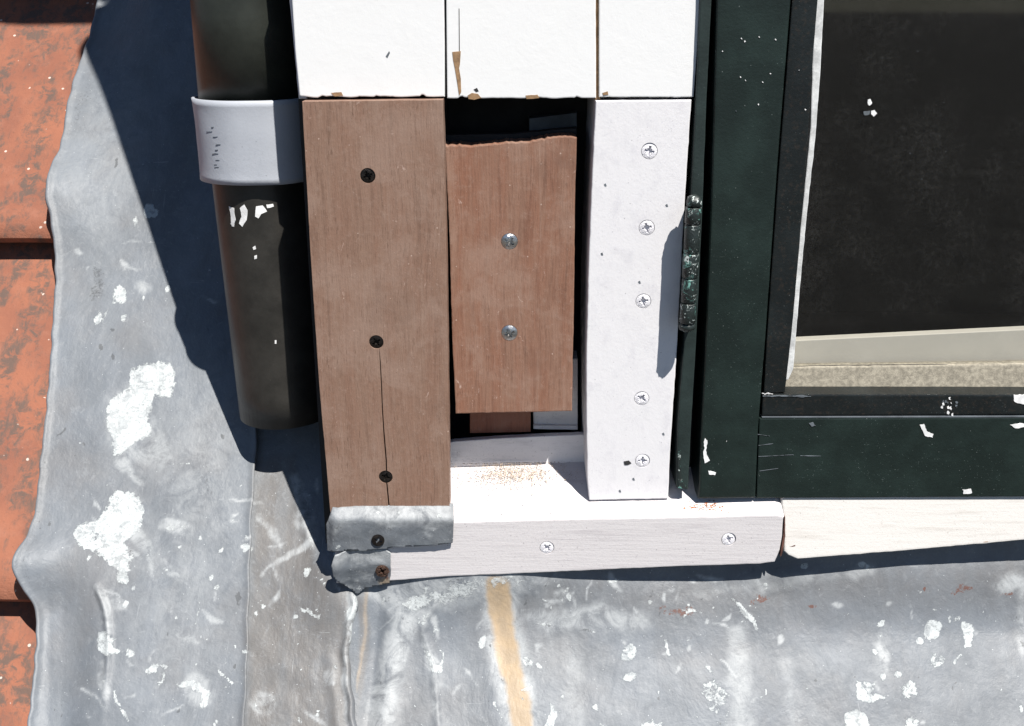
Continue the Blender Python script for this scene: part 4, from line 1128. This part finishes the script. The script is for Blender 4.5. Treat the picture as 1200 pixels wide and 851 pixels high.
for poly_ in ([(281, 240), (286, 236), (290, 243), (289, 254), (284, 262), (280, 258), (283, 250)], [(300, 238), (308, 237), (313, 244), (306, 247), (303, 252), (299, 250)],
              [(268, 238), (274, 240), (276, 254), (272, 262)], [(270, 258), (274, 256), (274, 262)], [(312, 236), (320, 235), (321, 238), (313, 240)],
              [(296, 290), (299, 288), (300, 292), (297, 293)], [(298, 300), (301, 299), (301, 303), (298, 304)], [(322, 399), (324, 399), (324, 403), (322, 403)]):
    flake('paint_flake', [(a_, b_ + (4 if b_ < 270 else 0)) for a_, b_ in poly_], rl, M['chip'], dp, start, end)
ru = RP + .0015 + .0003
# ---------------- bracket
def strap():
    a = axis_pt(228, 112, RP + .0035); b = axis_pt(238, 206, RP + .0035)
    r = RP + .0037
    z = (b - a).normalized(); x = Vector((1, 0, 0)); x = (x - z * x.dot(z)).normalized(); yv = Vector((0, 1, 0)); yv = (yv - z * yv.dot(z)).normalized()
    prof = []                                           # outline in (x, y): wraps the left and front of the pipe then runs flat to the wall
    for k in range(0, 31):
        an = math.radians(90 + 180 * k / 30 + 0)        # from the back, round the left, to the front
        prof.append((math.cos(an) * r, math.sin(an) * r))
    prof += [(r * .35, -r * .985), (r * .62, -r * .93), (r * .80, -r * .80), (r * .94, -r * .62), (r * 1.02, -r * .45), (r * 1.2, -r * .38), (r * 1.7, -r * .38)]
    top_, bot_ = [], []
    bm = bmesh.new()
    NR = 14
    rows_ = []
    for k in range(NR + 1):
        t = k / NR; c = a + (b - a) * t
        fl_ = 1 + .016 * (abs(t - .5) * 2) ** 6        # slightly flared rims
        row = []
        for i, (u, v) in enumerate(prof):
            w_ = 1 + .006 * mn.noise((i * .3, t * 4, 2))
            row.append(bm.verts.new(c + x * u * fl_ * w_ + yv * v * fl_ * w_))
        rows_.append(row)
    for k in range(NR):
        for i in range(len(prof) - 1): bm.faces.new((rows_[k][i], rows_[k][i + 1], rows_[k + 1][i + 1], rows_[k + 1][i]))
    bmesh.ops.recalc_face_normals(bm, faces=bm.faces)
    return bm_mesh(bm, 'strap'), a, b, r
sm, ba, bb_, br = strap()
bk_ = empty('pipe_bracket', (ba + bb_) / 2, 'white painted metal strap holding the dark downpipe to the wall', 'bracket')
os_ = link('strap', sm, M['bracket'], bk_, smooth=True)
sd = os_.modifiers.new('s', 'SOLIDIFY'); sd.thickness = .0024; sd.offset = 0
bk2 = bk_
for a, b in ((308, 150), (309, 171), (304, 202), (320, 197)):
    flake('nick', [(a, b), (a + 1.2, b), (a + 1.6, b + 3), (a + .4, b + 3.4)], br + .0015, M['core'], bk2, ba, bb_)
for k in range(9):
    a, b = 249 + random.gauss(0, 3.5), 150 + k * 6 + random.uniform(-2, 2)
    flake('nick', [(a, b), (a + random.uniform(2, 8), b - .2), (a + random.uniform(2, 5), b + .5), (a, b + .6)], br + .0015, M['slate'], bk2, ba, bb_)

# gutter overhead (out of the picture; its shadow lies on the top of the tiles)
SH = R(50, -34, .0)
gp = SH + SUN * ((SH.y - YP) / -SUN.y)
gu = empty('gutter', gp, 'dark half round gutter running left from the top of the downpipe', 'gutter')
gbm = bmesh.new()
rg = .06; prs = []
for lay, r in ((0, rg), (1, rg - .003)):
    for k in range(17):
        an = math.pi + math.pi * k / 16
        prs.append((math.cos(an) * r, math.sin(an) * r))
loop = prs[:17] + prs[17:][::-1]
xs0, xs1 = gp.x - .7, gp.x + .22
va = [gbm.verts.new((xs0, gp.y + u, gp.z + v + rg)) for u, v in loop]; vb = [gbm.verts.new((xs1, gp.y + u, gp.z + v + rg)) for u, v in loop]
for i in range(len(loop)):
    gbm.faces.new((va[i], va[(i + 1) % len(loop)], vb[(i + 1) % len(loop)], vb[i]))
bmesh.ops.recalc_face_normals(gbm, faces=gbm.faces)
link('gutter_trough', bm_mesh(gbm, 'gutter_trough'), M['pipe_up'], gu)
print('px check', pxof((0, 0, 0)), 'gutter', pxof(gp), 'GA', GA, 'v_b', v_b)
